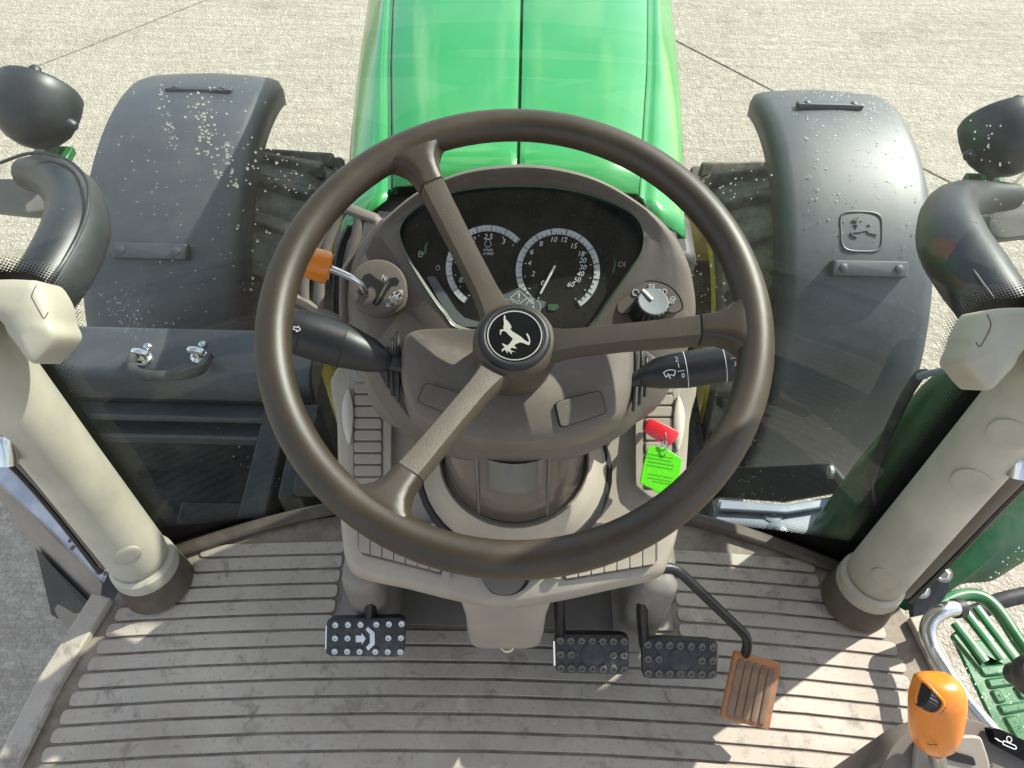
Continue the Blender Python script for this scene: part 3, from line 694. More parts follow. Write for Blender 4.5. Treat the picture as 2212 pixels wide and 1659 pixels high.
mesh('wedge', *loft([[gp_(76, 1180, zz-.10), gp_(120, 1225, zz-.09), gp_(205, 1310, zz-.07), gp_(196, 1332, zz-.075)], [gp_(80, 1196, zz-.125), gp_(110, 1330, zz-.14), gp_(125, 1338, zz-.14), gp_(190, 1325, zz-.10)]], (True, True)), 'darkframe', sg, bev=.004)
for a, b in ((152, 1168), (158, 1182), (216, 1222), (228, 1238)):
    p = gp_(a, b, zz+.0015); mesh('chip', *slab([p+V((.006*math.cos(q)*random.uniform(.6, 1.2), .006*math.sin(q)*random.uniform(.6, 1.2), 0)) for q in range(6)], (0, 0, .001)), 'darkgap', sg)

# ================================================================== RIGHT STEP, HANDRAIL, TANK
hr = thing('handrail', 'bent bright steel handrail tube with black end collar, beside the green step', 'handrail', (.68, .35, -.05))
mesh('tube', *tube([P(2068, 1314, 1.16), P(2040, 1318, 1.15), P(2014, 1336, 1.15), P(2004, 1366, 1.145), P(2018, 1410, 1.13), P(2050, 1462, 1.10), P(2090, 1520, 1.07), P(2150, 1590, 1.03), P(2230, 1690, .98)], .0120, 16, smooth=5), 'steel', hr)
mesh('collar', *tube([P(2062, 1315, 1.16), P(2076, 1313, 1.165)], .0145, 16), 'blackplastic', hr)
ho = mesh('hose', *tube([P(2085, 1330, 1.5), P(2120, 1318, 1.5), P(2160, 1298, 1.5), P(2230, 1282, 1.5)], .016, 10, smooth=3), 'rubber'); tag(ho, 'black hose passing behind the green step', 'hose')
br_ = thing('bracket', 'black steel bracket with two bright hexagon bolts below the greenish pillar', 'bracket', (.68, .45, -.03))
lp = [P(a, b, 1.30) for a, b in ((1966, 1290), (1972, 1262), (2030, 1216), (2050, 1230), (2056, 1270), (2040, 1296), (1985, 1350), (1970, 1340))]
mesh('plate', *slab(lp, -toward(lp)*.012), 'blackplastic', br_, bev=.004)
for a, b in ((2038, 1240), (1990, 1275)):
    p = P(a, b, 1.295); mesh('bolt', *join(lathe(p, CAM-p, [(-.004, .014), (.002, .014)], 16), lathe(p, CAM-p, [(.001, .0105), (.009, .0105), (.011, .008)], 6)), 'zinc', br_)
st = thing('step', 'green painted perforated steel step, wet with rain, outside the cab', 'step', (.85, .33, -.3))
SZ = -.12
def sp2(a, b, z=SZ): return PZ(a, b, z)
mesh('frame_tube', *tube([sp2(2005, 1330), sp2(2040, 1300), sp2(2085, 1285), sp2(2125, 1292), sp2(2160, 1325), sp2(2200, 1385), sp2(2250, 1450), sp2(2330, 1560)], .012, 10, smooth=4), 'greenpaint', st)
for a0, b0, a1, b1 in ((2062, 1345, 2128, 1430), (2085, 1322, 2165, 1425), (2108, 1312, 2200, 1432)):
    mesh('bar', *tube([sp2(a0, b0), sp2(a1, b1)], .0095, 8, flat=.7), 'greenpaint', st)
def plate_strip(pts): mesh('tread', *slab([sp2(*q) for q in pts], (0, 0, -.012)), 'greenpaint', st, bev=.004)
plate_strip([(2068, 1360), (2120, 1438), (2210, 1428), (2290, 1420), (2290, 1442), (2215, 1452), (2128, 1462), (2055, 1372)])
plate_strip([(2130, 1465), (2290, 1444), (2290, 1466), (2140, 1488)])
plate_strip([(2140, 1490), (2160, 1487), (2178, 1515), (2156, 1520)]); plate_strip([(2190, 1482), (2212, 1478), (2235, 1505), (2208, 1511)])
plate_strip([(2155, 1522), (2300, 1500), (2300, 1520), (2168, 1545)]); plate_strip([(2168, 1548), (2195, 1543), (2250, 1620), (2220, 1640)])
plate_strip([(2230, 1540), (2300, 1528), (2360, 1620), (2290, 1640)])
mesh('lower_tread', *slab([sp2(a, b, SZ-.16) for a, b in ((2060, 1380), (2300, 1390), (2420, 1700), (2220, 1720))], (0, 0, -.01)), 'greenpaint', st, bev=.003)
wd = []
for i in range(420):
    a = random.uniform(2050, 2212); b = random.uniform(1300, 1600); r = random.uniform(.0007, .0018); p = sp2(a, b, SZ+.0005)
    if not (1372+(a-2055)*.75 < b < 1640): continue
    wd.append(loft([[p+V((r*math.cos(h)*math.cos(q), r*math.cos(h)*math.sin(q), r*.6*math.sin(h))) for q in [2*math.pi*z/7 for z in range(7)]] for h in (0, .6, 1.2)], (True, True)))
d = mesh('rain_beads', *join(*wd), 'water', st); d['kind'] = 'stuff'
# fuel tank, green, rounded, wet
ft = thing('fuel_tank', 'rounded green tank flank speckled with rain behind the door opening', 'tank', (1.1, .62, -.75))
lp = cat([P(a, b, 1.62) for a, b in ((1985, 1330), (2075, 1180), (2190, 1040), (2330, 900), (2420, 950), (2330, 1110), (2240, 1205), (2190, 1240), (2140, 1268), (2070, 1276))], 4)
n = toward(lp)
mesh('flank', *loft([[p-n*.4 for p in shrink(lp, 1.05)], [p-n*.05 for p in shrink(lp, 1.02)], [p-n*.01 for p in shrink(lp, .92)], shrink(lp, .7), [p+n*.01 for p in shrink(lp, .3)]], (True, True)), 'greenshade', ft, ang=70)
wd2 = []
for i in range(230):
    a = random.uniform(2060, 2212); b = random.uniform(1060, 1270)
    if (a-2000)*.95+(b-1330) < 40 or b > 1290-(a-2060)*.5: continue
    p = P(a, b, 1.585); r = random.uniform(.0009, .002)
    x, y, q_ = frame(n); wd2.append(loft([[p+n*(r*.8*math.sin(h))+(x*math.cos(q)+y*math.sin(q))*r*math.cos(h) for q in [2*math.pi*z/6 for z in range(6)]] for h in (-.8, 0, .8)], (True, True)))
if wd2: d = mesh('rain_beads', *join(*wd2), 'zinc', ft); d['kind'] = 'stuff'

# ================================================================== CENTRE CONSOLE
co = thing('centre_console', 'beige moulded console below the dashboard with ribbed panels and rounded nose', 'console', (0, .5, 0))
cl = [(722,790,.985),(724,900,.98),(728,1050,.965),(735,1150,.948),(745,1205,.938),(775,1238,.93),(880,1262,.925),(985,1288,.92),(1090,1305,.92),(1200,1290,.92),(1320,1264,.925),(1420,1240,.93),(1448,1205,.938),(1468,1140,.948),(1483,1050,.965),(1494,900,.98),(1497,790,.985),(1300,745,1.0),(1113,735,1.0),(900,745,1.0)]
lp = cat([P(*q) for q in cl], 4); cc = P(1110, 1010, .955)
def toc(l, k, up): return [cc+(p-cc)*k+V((0, 0, up)) for p in l]
mesh('body', *loft([[p+V((0, .10, -.27)) for p in toc(lp, .80, 0)], [p+V((0, .03, -.06)) for p in toc(lp, .97, 0)], [p+V((0, 0, -.016)) for p in lp], [p+V((0, 0, -.004)) for p in toc(lp, .988, 0)], toc(lp, .965, .001), toc(lp, .80, .0), toc(lp, .5, 0)], (True, True)), 'console', co, ang=60)
# nose
def nring(v, d, u0, u1, depth):
    a, b = P(u0, v, d), P(u1, v, d); c = (a+b)/2; h = (b-a)/2
    pts = []
    for i in range(13):
        q = math.pi*i/12; sx = math.copysign(abs(math.cos(q))**.45, -math.cos(q)); pts.append(c+h*sx+V((0, -depth*(math.sin(q)**.5), 0)))
    return pts+[b+V((0, .07, 0)), a+V((0, .07, 0))]
mesh('nose', *loft([nring(1276, .935, 975, 1212, .004), nring(1292, .945, 996, 1190, .010), nring(1315, .965, 1006, 1180, .016), nring(1350, 1.01, 1010, 1175, .018), nring(1372, 1.045, 1016, 1168, .018), nring(1382, 1.065, 1028, 1156, .012), nring(1384, 1.07, 1045, 1140, .004)], (True, True)), 'console', co, ang=50)
lp = cat([P(a, b, .918) for a, b in ((1040, 1235), (1046, 1258), (1062, 1280), (1085, 1286), (1110, 1284), (1134, 1270), (1146, 1250), (1152, 1235), (1096, 1225))], 4)
bt = mesh('recess', *slab([p+toward(lp)*.001 for p in lp], -toward(lp)*.004), 'darkgap', co)
lp2 = [p+toward(lp)*.003 for p in cat([P(a, b, .918) for a, b in ((1042, 1235), (1050, 1260), (1066, 1278), (1086, 1283), (1108, 1280), (1126, 1266), (1136, 1248), (1140, 1235), (1092, 1226))], 4)]
mesh('round_button', *slab(lp2, toward(lp)*.003), 'taupe', bt, bev=.0015)
lk = P(1096, 1392, 1.06); mesh('lock', *lathe(lk, CAM-lk, [(-.01, .011), (.001, .011), (.003, .009)], 16), 'steel', co)
def on_console(a, b):
    # interpolated console surface: slopes from the front lip up to the dashboard
    t = (b-790)/(1290-790); return P(a, b, .985+(.92-.985)*max(0, min(1, t))-.004)
def console_panel(pts, name, mt, h=.003, r=.12, parent=co, bev=.001):
    lp = quadloop([on_console(*q) for q in pts], r); n = toward(lp)
    return mesh(name, *slab([p+n*h for p in lp], -n*(h+.006)), mt, parent, bev=bev)
for s in (-1, 1):
    mir = (lambda u: u) if s < 0 else (lambda u: 2*1109.0-u)
    dv = 0 if s < 0 else 25
    pn = console_panel([(mir(752), 785+dv), (mir(750), 1028+dv), (mir(776), 1050+dv), (mir(814), 1050+dv), (mir(846), 1024+dv), (mir(848), 785+dv)], 'vent_panel', 'console', .004, .08)
    console_panel([(mir(764), 790+dv), (mir(764), 1034+dv), (mir(829), 1034+dv), (mir(829), 790+dv)], 'vent_recess', 'taupe', .0045, .05, pn, .0005)
    for i in range(10):
        v0 = 1030+dv-25.3*(i+1); console_panel([(mir(767), v0+2), (mir(767), v0+24), (mir(826), v0+24), (mir(826), v0+2)], 'slat', 'console', .0068, .16, pn, .0012)
    lp = cat([on_console(mir(a), b+dv*.6) for a, b in ((755, 843), (743, 872), (742, 905), (748, 940), (758, 962), (764, 930), (766, 890), (762, 860))], 3)
    n = toward(lp); mesh('reflector', *pad([p+n*.004 for p in lp], .006), 'cream', co, ang=60)
    # lower trays with slats
    ty = [(772, 1140), (774, 1188), (786, 1200), (956, 1243), (956, 1140)] if s < 0 else [(1420, 1165), (1420, 1210), (1408, 1224), (1217, 1256), (1217, 1150)]
    tp_ = console_panel(ty, 'tray', 'taupe', .0015, .06, co, .0008)
    x0, x1 = (776, 954) if s < 0 else (1222, 1416)
    for i in range(7):
        a = x0+(x1-x0)*i/7; b = x0+(x1-x0)*(i+1)/7-2
        def low(u): return 1198+(u-786)*.253-4 if s < 0 else 1224+(1408-u)*.1675-5
        console_panel([(a, 1130), (a, min(low(a), 1250)), (b, min(low(b), 1250)), (b, 1130)], 'slat', 'console', .0035, .06, tp_, .0008)
    cx = 965 if s < 0 else 1203
    lp = quadloop([on_console(cx-9, 1228), on_console(cx-9, 1250), on_console(cx+9, 1252), on_console(cx+9, 1230)], .3); n = toward(lp)
    mesh('catch', *pad([p+n*.003 for p in lp], .005), 'console', co)
pe = mesh('pedal_housing', *join(abox(-.215, -.165, .36, .60, .002, .26), abox(.165, .222, .36, .60, .002, .26), abox(-.16, .16, .47, .62, .002, .24)), 'guard', None, bev=.02, seg=3)
tag(pe, 'tan pedal housing hidden under the beige console', 'housing')

# ================================================================== STEERING COLUMN
sc = thing('steering_column', 'brown glossy steering column with switch pod, standing in a beige collar', 'column', (0, .5, .3))
def ring(u, v, d, r, tilt=14, n=40):
    c = P(u, v, d); t = rad(tilt); e2 = V((0, math.cos(t), math.sin(t)))
    return [c+V((1, 0, 0))*r*math.cos(q)+e2*r*math.sin(q) for q in [2*math.pi*k/n for k in range(n)]]
mesh('collar', *loft([ring(1111, 1006, .95, .118, 4), ring(1111, 1000, .935, .1085, 4), ring(1111, 996, .925, .106, 4), ring(1111, 990, .905, .094, 6), ring(1111, 986, .896, .0875, 6), ring(1111, 986, .898, .085, 6), ring(1111, 992, .92, .084, 6)], (False, False)), 'console', sc, ang=50)
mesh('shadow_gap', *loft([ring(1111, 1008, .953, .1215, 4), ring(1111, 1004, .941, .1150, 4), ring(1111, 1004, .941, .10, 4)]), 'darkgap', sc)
cyl = mesh('lower_cover', *loft([ring(1111, 992, .915, .080, 6), ring(1111, 982, .895, .081, 8), ring(1111, 915, .882, .0825, 8), ring(1111, 850, .868, .0845, 10)]), 'wheelrim', sc, ang=60)
cyl.data.materials[0] = mat('colgloss', (.085, .068, .052), .22, var=.12, coat=.4)
for q in (-118, -62):
    a = rad(q); mesh('rib', *tube([ring(1111, 984, .898, .0815, 8, 360)[int(q) % 360], ring(1111, 915, .882, .0830, 8, 360)[int(q) % 360], ring(1111, 850, .868, .0850, 10, 360)[int(q) % 360]], .0022, 6), 'colgloss', cyl)
pd = [(868,745),(882,716),(940,707),(1113,709),(1290,707),(1348,714),(1366,745),(1366,810),(1356,862),(1330,905),(1240,945),(1113,960),(990,945),(905,905),(882,862),(868,810)]
def podloop(k, dv, d0, dslope=.00010): return cat([P(1113+(a-1113)*k, 800+(b-800)*k+dv, d0-(b-800)*dslope) for a, b in pd], 4)
pod = mesh('switch_pod', *loft([podloop(.98, 20, .87), podloop(1.02, 16, .835), podloop(1.005, 8, .800), podloop(.985, 2, .788), podloop(.95, 0, .7835), podloop(.75, 0, .783), podloop(.3, 0, .783)], (True, True)), 'dash', sc, ang=50)
# stepped skirt below the pod
sk = [(790,800),(850,905),(900,955),(1000,992),(1113,1003),(1230,990),(1320,952),(1385,900),(1440,820),(1380,760),(1113,740),(850,760)]
def skl(k, dv, d): return cat([P(1113+(a-1113)*k, 860+(b-860)*k+dv, d-(b-860)*.00012) for a, b in sk], 4)
mesh('skirt', *loft([skl(.93, 8, .88), skl(1.0, 2, .862), skl(.995, -4, .852), skl(.97, -10, .847), skl(.955, -16, .838), skl(.93, -20, .834), skl(.7, -25, .834)], (True, True)), 'taupe', sc, ang=40)
podb = bvh_of(pod)
def podpt(a, b): return hit(podb, a, b, .0008)
for q in ([(921, 828), (1022, 860), (1008, 908), (903, 868)], [(1198, 870), (1294, 845), (1309, 892), (1211, 924)]):
    lp = quadloop([podpt(*w) for w in q], .15); n = toward(lp)
    bl = mesh('blank_recess', *slab([p+n*.0006 for p in shrink(lp, 1.05)], -n*.004), 'darkgap', sc)
    mesh('switch_blank', *pad([p+n*.0012 for p in lp], .0022, inset=.95), 'dash', bl, ang=30)

# ================================================================== DASHBOARD
da = thing('dashboard', 'taupe instrument binnacle with hooded black gauge display', 'dashboard', (0, .62, .45))
OUT = [(850,915,.885),(790,825,.885),(758,740,.885),(750,650,.88),(765,560,.87),(800,505,.86),(838,466,.845),(905,413,.83),(1000,371,.818),(1113,356,.815),(1210,364,.818),(1300,391,.825),(1385,442,.84),(1440,490,.85),(1475,545,.86),(1494,610,.87),(1497,690,.88),(1465,790,.885),(1380,905,.885),(1113,990,.88)]
INN = [(1000,706,.860),(960,668,.858),(925,620,.856),(890,565,.853),(868,520,.851),(866,490,.85),(885,462,.851),(930,432,.853),(1010,410,.855),(1113,403,.856),(1215,409,.855),(1300,430,.853),(1365,462,.851),(1388,498,.85),(1385,540,.851),(1360,580,.853),(1310,650,.857),(1275,700,.86),(1240,720,.862),(1120,722,.862)]
def ringd(t, dd=0): return cat([P(a[0]+(b[0]-a[0])*t, a[1]+(b[1]-a[1])*t, a[2]+(b[2]-a[2])*t+dd) for a, b in zip(OUT, INN)], 5)
dc = P(1113, 620, .95)
mesh('shell', *loft([[dc+(p-dc)*.9+_f*.09 for p in ringd(0, .03)], ringd(-.02, .035), ringd(-.01, .014), ringd(.04, .003), ringd(.12, -.002), ringd(.26, -.003), ringd(.5, -.001), ringd(.75, 0), ringd(.94, -.001), ringd(.985, .0005), ringd(1.0, .003)], (False, False)), 'dash', da, ang=60)
mesh('hood_edge', *tube(ringd(.97, -.0004), .0010, 6, True), 'lcd', da)
dl = ringd(1.0, .010); DN = toward(dl); DO = mid(dl)
flatl = [PP(a, b, DO, DN) for a, b in [(q.x, q.y) for q in cat([V((w[0], w[1], 0)) for w in INN], 5)]]
disp = mesh('display', *loft([ringd(1.0, .0028), flatl, shrink(flatl, .93)], (False, True)), 'display', da, ang=60)
DPO = DO+DN*.0003
DEX = (V((1, 0, 0))-DN*DN.x).normalized(); DEY = DN.cross(DEX)
def dp(a, b): return PP(a, b, DPO, DN)
def d2(p): q = p-DPO; return q.dot(DEX), q.dot(DEY)
PXM = (dp(1300, 560)-dp(1200, 560)).length/100.0       # metres per photo pixel on the display
def gauge(u, v, r, a0, a1, nseg, name):
    o = dp(u, v); g = []
    step = (a1-a0)/nseg
    for i in range(nseg):
        b0, b1 = a0+step*i+.9, a0+step*(i+1)-.9
        n = 4; outer = [o+(DEX*math.cos(rad(b0+(b1-b0)*j/n))+DEY*math.sin(rad(b0+(b1-b0)*j/n)))*r*PXM for j in range(n+1)]
        inner = [o+(p-o)*.86 for p in outer]; g.append(slab(outer+inner[::-1], DN*.0006))
    ob = mesh('dial_ring', *join(*g), 'dialgrey', disp, flat=True)
    tk = []
    for i in range(nseg*3+1):
        a = a0+step*i/3; d = DEX*math.cos(rad(a))+DEY*math.sin(rad(a)); L_ = .14 if i % 3 == 0 else .07
        tk.append(box(o+d*r*PXM*(.86+L_/2-.01)+DN*.0009, d*r*PXM*L_/2, DN.cross(d)*PXM*.5, DN*.0002))
    mesh('tick_marks', *join(*tk), 'dialdark', ob, flat=True)
    dots = []
    for i in range(nseg+1):
        a = a0+step*i; d = DEX*math.cos(rad(a))+DEY*math.sin(rad(a)); dots.append(box(o+d*r*PXM*.79+DN*.0006, d*PXM*1.6, DN.cross(d)*PXM*.8, DN*.0002))
    mesh('minor_marks', *join(*dots), 'print', ob, flat=True)
    return ob
gR = gauge(1205, 585, 91, 236, -56, 13, 'speed')
gL = gauge(1055, 579, 92, 236, 44, 9, 'rev')
def put(items, size, parent, name='numerals', shear=.25):
    mesh(name, *join(*[text(s, dp(a, b), DEX, DEY, size*PXM, shear=shear, lift=.0006) for s, a, b in items]), 'print', parent, flat=True)
put([('0',1171,612),('2',1151,592),('4',1143,569),('6',1148,545),('8',1168,527),('10',1195,518),('12',1217,518),('15',1238,532),('18',1254,549),('20',1258,563),('30',1258,578),('40',1253,592),('50',1246,605),('60',1232,615)], 15.5, gR)
put([('2',1023,518),('2.5',1054,512),('3',1087,522),('1.5',1000,545),('1',992,575),('0.5',1000,605),('0',1016,626)], 16, gL)
put([('n/min', 1054, 537.5+2), ('x1000', 1054, 546+2)], 9, gL, 'caption')
mesh('engine_symbol', *strokes([circ(0, 0, .0036, 60, -240), [(-.0018, .0031), (-.0018, .0052), (.0018, .0052), (.0018, .0031)]], dp(1054, 527), DEX, DEY, .0005), 'print', gL, flat=True)
a, b = dp(1199, 574), dp(1167, 635)
mesh('needle', *box((a+b)/2+DN*.003, (b-a)/2, DN.cross((b-a).normalized())*PXM*2.4, DN*.0006), 'print', gR, bev=.0004)
o = dp(1121, 643)
mesh('warning_symbol', *join(strokes([[(0, .0075), (.0095, 0), (0, -.0075), (-.0095, 0), (0, .0075)]], o, DEX, DEY, .0007), text('!', o, DEX, DEY, .014, lift=.0006)), 'print', disp, flat=True)
o = dp(1152, 664)
mesh('info_symbol', *join(strokes([circ(0, 0, .0085)], o, DEX, DEY, .0006), text('i', o, DEX, DEY, .015, lift=.0006)), 'print', disp, flat=True)
o = dp(1096, 662)
mesh('stop_symbol', *join(strokes([circ(0, 0, .0085, 22.5, 382.5, 8)], o, DEX, DEY, .0006), text('STOP', o, DEX, DEY, .005, lift=.0006)), 'dialgrey', disp, flat=True)
mesh('fuel_symbol', *join(strokes([[(-.0022, -.003), (.0014, -.003), (.0014, .003), (-.0022, .003), (-.0022, -.003)], [(-.0015, .0005), (.0008, .0005)], [(.0014, 0), (.003, 0), (.003, .002)]], dp(909, 549), DEX, DEY, .0005)), 'print', disp, flat=True)
mesh('coolant_symbol', *strokes([circ(0, 0, .0026, 50, -230), [(-.001, .0024), (.001, .0024)], [(.0045, -.003), (.0045, .003)]], dp(1341, 571), DEX, DEY, .0005), 'print', disp, flat=True)
mesh('lock_symbol', *strokes([circ(0, 0, .0022), [(-.0012, .002), (.0012, .003)]], dp(946, 579), DEX, DEY, .0004), 'print', disp, flat=True)
for pts in ([(916, 547), (918, 528), (926, 520), (922, 535), (920, 550)], [(1322, 590), (1327, 570), (1325, 550), (1330, 570), (1326, 590)]):
    mesh('bar_gauge', *slab([dp(*q)+DN*.0003 for q in pts], DN*.0003), 'lcd', disp, flat=True)
mesh('trim_band', *slab([dp(*q)+DN*.0002 for q in ((922, 600), (930, 596), (940, 598), (962, 632), (985, 668), (1003, 686), (1030, 694), (1060, 697), (1060, 706), (1000, 706), (975, 690), (950, 652))], DN*.0004), 'dialdark', disp, flat=True).data.materials[0] = mat('bandgrey', (.13, .15, .155), .4)
mesh('trim_band', *slab([dp(*q)+DN*.0002 for q in ((1075, 640), (1100, 632), (1124, 620), (1140, 636), (1160, 646), (1180, 652), (1176, 662), (1150, 682), (1080, 682))], DN*.0004), 'bandgrey', disp, flat=True)
mesh('lcd_window', *slab([dp(*q)+DN*.0004 for q in ((1184, 657), (1204, 657), (1208, 664), (1198, 671), (1184, 669))], DN*.0003), 'lcd', disp, flat=True)
# shuttle gate panel on the left wing
def wing(a, b, dd=0): return P(a, b, .8575+dd)
lp = cat([wing(a, b) for a, b in ((826, 470), (843, 508), (862, 560), (876, 612), (880, 640), (868, 668), (842, 682), (812, 684), (780, 676), (762, 650), (762, 610), (775, 570), (800, 520))], 3); n = toward(lp)
gate = mesh('gate_panel', *slab([p+n*.001 for p in lp], -n*.012), 'taupe', da, bev=.002)
o = wing(818, 622)+n*.001; ex = (V((1, 0, 0))-n*n.x).normalized(); ey = n.cross(ex); k_ = .8575/FPX
gd = mesh('gate_disc', *loft([[o+(ex*math.cos(q)*61+ey*math.sin(q)*60)*k_*s+n*h for q in [2*math.pi*z/40 for z in range(40)]] for s, h in ((1.02, -.006), (1.0, .004), (.96, .0065), (.85, .0072), (.3, .0074))], (False, True)), 'dash', gate, ang=40)
def gq(zx, zy, h=.0078): # zoomed photo coords of the disc
    u, v = 605+zx*.25, 328.4+zy*.25; return PP(u, v, o+n*h, n)
slot = [(700,1110),(730,1060),(775,1045),(830,1090),(905,1135),(950,1090),(1000,1080),(1030,1110),(1020,1145),(970,1150),(920,1215),(880,1290),(830,1330),(800,1310),(805,1285),(840,1230),(830,1180),(790,1150),(760,1180),(770,1225),(740,1245),(690,1230),(675,1190),(720,1150)]
mesh('gate_slot', *slab([gq(*q)-n*.0006 for q in slot], n*.0008), 'darkgap', gd, flat=True)
mesh('gate_guide', *slab([gq(*q)+n*.0001 for q in ((905, 1150), (950, 1110), (900, 1200), (845, 1300), (818, 1320), (860, 1235))], n*.001), 'dash', gd, flat=True)
mesh('letter', *text('N', gq(900, 1088), (ex*.93-ey*.36), (ey*.93+ex*.36), 13*k_*1.15, lift=.0002), 'print', gd, flat=True)
xe, ye = (ex*.68+ey*.73), (ey*.68-ex*.73)
mesh('tractor_symbol', *strokes([[(-.012, 0), (.012, 0)], [(-.009, .0028), (-.0125, 0), (-.009, -.0028)], [(.009, .0028), (.0125, 0), (.009, -.0028)], [(-.0045, .0024), (.003, .0024), (.003, -.0024), (-.0045, -.0024), (-.0045, .0024)], [(-.0045, .0048), (-.001, .0048)], [(-.0045, -.0048), (-.001, -.0048)], [(.003, .0045), (.006, .0045)], [(.003, -.0045), (.006, -.0045)]], gq(990, 1265), xe, ye, .0010), 'print', gd, flat=True)
# lighting panel and icons on the right wing
lp = cat([P(a, b, .8615) for a, b in ((1332, 664), (1342, 640), (1368, 618), (1402, 607), (1438, 614), (1464, 636), (1474, 662), (1466, 673), (1448, 676), (1432, 662), (1405, 640), (1378, 660), (1360, 676), (1340, 677))], 3); nl = toward(lp)
mesh('light_panel', *slab([p+nl*.0016 for p in lp], -nl*.012), 'dash', da, bev=.001)
mesh('panel_joint', *tube([p+nl*.0012 for p in lp], .0009, 5, True), 'darkgap', da)
lx = (V((1, 0, 0))-nl*nl.x).normalized(); ly = nl.cross(lx); LO = lp[0]+nl*.0018
def lq(a, b): return PP(a, b, LO, nl)
ic = [strokes([circ(0, 0, .0034)], lq(1373, 632), lx, ly, .0010),
      strokes([circ(-.001, 0, .0022, -90, 90, 8), [(-.001, -.0022), (-.001, .0022)], [(.0025, .0012), (.005, .002)], [(.0027, 0), (.0055, 0)], [(.0025, -.0012), (.005, -.002)]], lq(1404, 618), lx, ly, .0007),
      strokes([circ(.001, 0, .0030, -90, 90, 8), [(.001, -.003), (-.0004, 0), (.001, .003)], [(-.002, .0022), (-.0062, .0022)], [(-.002, .0007), (-.0062, .0007)], [(-.002, -.0008), (-.0062, -.0008)]], lq(1432, 630), lx, ly, .0008),
      strokes([circ(.001, 0, .0030, 0, 180, 8), [(-.002, 0), (.004, 0)], [(-.003, -.0012), (-.0045, -.0042)], [(-.0012, -.0012), (-.0025, -.0045)], [(.0006, -.0012), (-.0005, -.0045)], [(.0024, -.0012), (.0015, -.0045)]], lq(1451, 647), lx, ly, .0008)]
mesh('light_symbols', *join(*ic), 'print', da, flat=True)

# ---- light switch knob
kn = P(1400, 675, .8585); kd = (-_f*.9+_u*.43+_r*.08).normalized()
kt = thing('light_switch', 'round grey-topped ribbed rotary light switch on the dashboard', 'knob', kn)
R_ = 36/FPX*.85
prof = []
rows = []
x, y, a_ = frame(kd)
for h, r in ((-.004, R_*1.1), (.002, R_*1.06), (.004, R_*1.04), (.020, R_*1.0), (.0225, R_*.96)):
    rows.append([kn+a_*h+(x*math.cos(q)+y*math.sin(q))*r*(1+(.035 if z % 4 < 2 else -.035)*(1 if h > .003 else 0)) for z, q in [(z, 2*math.pi*z/80) for z in range(80)]])
mesh('grip', *loft(rows, (True, True)), 'blackplastic', kt, ang=30)
mesh('top', *lathe(kn+a_*.0225, a_, [(0, R_*.93), (.0012, R_*.92), (.0016, R_*.86), (.0010, R_*.5)], 36, caps=(True, True)), 'plastic_grey', kt, ang=20).data.materials[0] = mat('knobtop', (.10, .115, .125), .5, bump=.5, bs=1200)
dr_ = (lq(1391, 632)-lq(1405, 652)).normalized(); dr_ = (dr_-a_*dr_.dot(a_)).normalized(); sd = a_.cross(dr_)
mesh('pointer', *box(kn+a_*.0245+dr_*R_*.52, dr_*R_*.44, sd*R_*.10, a_*.0015), 'cream', kt, bev=.0006)

# ---- shuttle lever
sv = thing('shuttle_lever', 'bent chrome lever with orange knob rising from the gate', 'lever', gq(735, 1225))
mesh('rod', *tube([gq(745, 1232, -.012), gq(742, 1222, .010), gq(725, 1185, .022), gq(690, 1140, .030), gq(640, 1100, .034), gq(560, 1060, .038), gq(470, 1020, .042), gq(395, 995, .045)], .0040, 12, smooth=4), 'steel', sv)
kb = gq(415, 1002, .044); ka = (gq(240, 950, .052)-kb).normalized()
kk = mesh('knob', *lathe(kb, ka, [(.0, .0165), (.001, .0178), (.006, .0178), (.022, .0160), (.030, .0150), (.034, .012), (.035, .004)], 28), 'orange', sv)
mesh('knob_hollow', *lathe(kb-ka*.0004, ka, [(0, .0148), (.0006, .0148)], 24), 'darkgap', kk).data.materials[0] = mat('deeporange', (.45, .10, .004), .4)
x, y, a_ = frame(ka)
for i in range(6):
    q = 2*math.pi*i/6; d = x*math.cos(q)+y*math.sin(q); mesh('knob_web', *box(kb-ka*.001+d*.0095, d*.0065, ka.cross(d)*.0009, ka*.0012), 'orange', kk)

# ---- air vent
av = thing('air_vent', 'open taupe plastic vent frame with curved bars beside the dashboard', 'vent', P(690, 690, .90)-V((0, 0, .03)))
def vz(zx, zy, d=.895): return P(605+zx*.25, 328.4+zy*.25, d)
mesh('frame', *tube([vz(*q) for q in ((570, 490), (700, 535), (850, 605), (780, 740), (690, 860), (600, 980), (565, 1080), (560, 1250), (548, 1450), (450, 1425), (350, 1385), (230, 1310), (125, 1240), (150, 1060), (230, 860), (380, 680), (500, 545))], .0075, 10, True, smooth=3, flat=.75), 'dash', av)
for q in ([(690, 545), (660, 720), (610, 940)], [(540, 500), (470, 640), (395, 850), (345, 1080), (345, 1385)], [(400, 670), (290, 860), (215, 1080), (210, 1290)]):
    mesh('bar', *tube([vz(*w) for w in q], .0065, 10, smooth=4, flat=.8), 'dash', av)
for q in ([(610, 640), (540, 800), (500, 1000), (480, 1440)], [(290, 1000), (255, 1150), (245, 1300)]):
    mesh('louvre', *tube([vz(*w, .91) for w in q], .0055, 8, smooth=4, flat=.4), 'blackplastic', av)

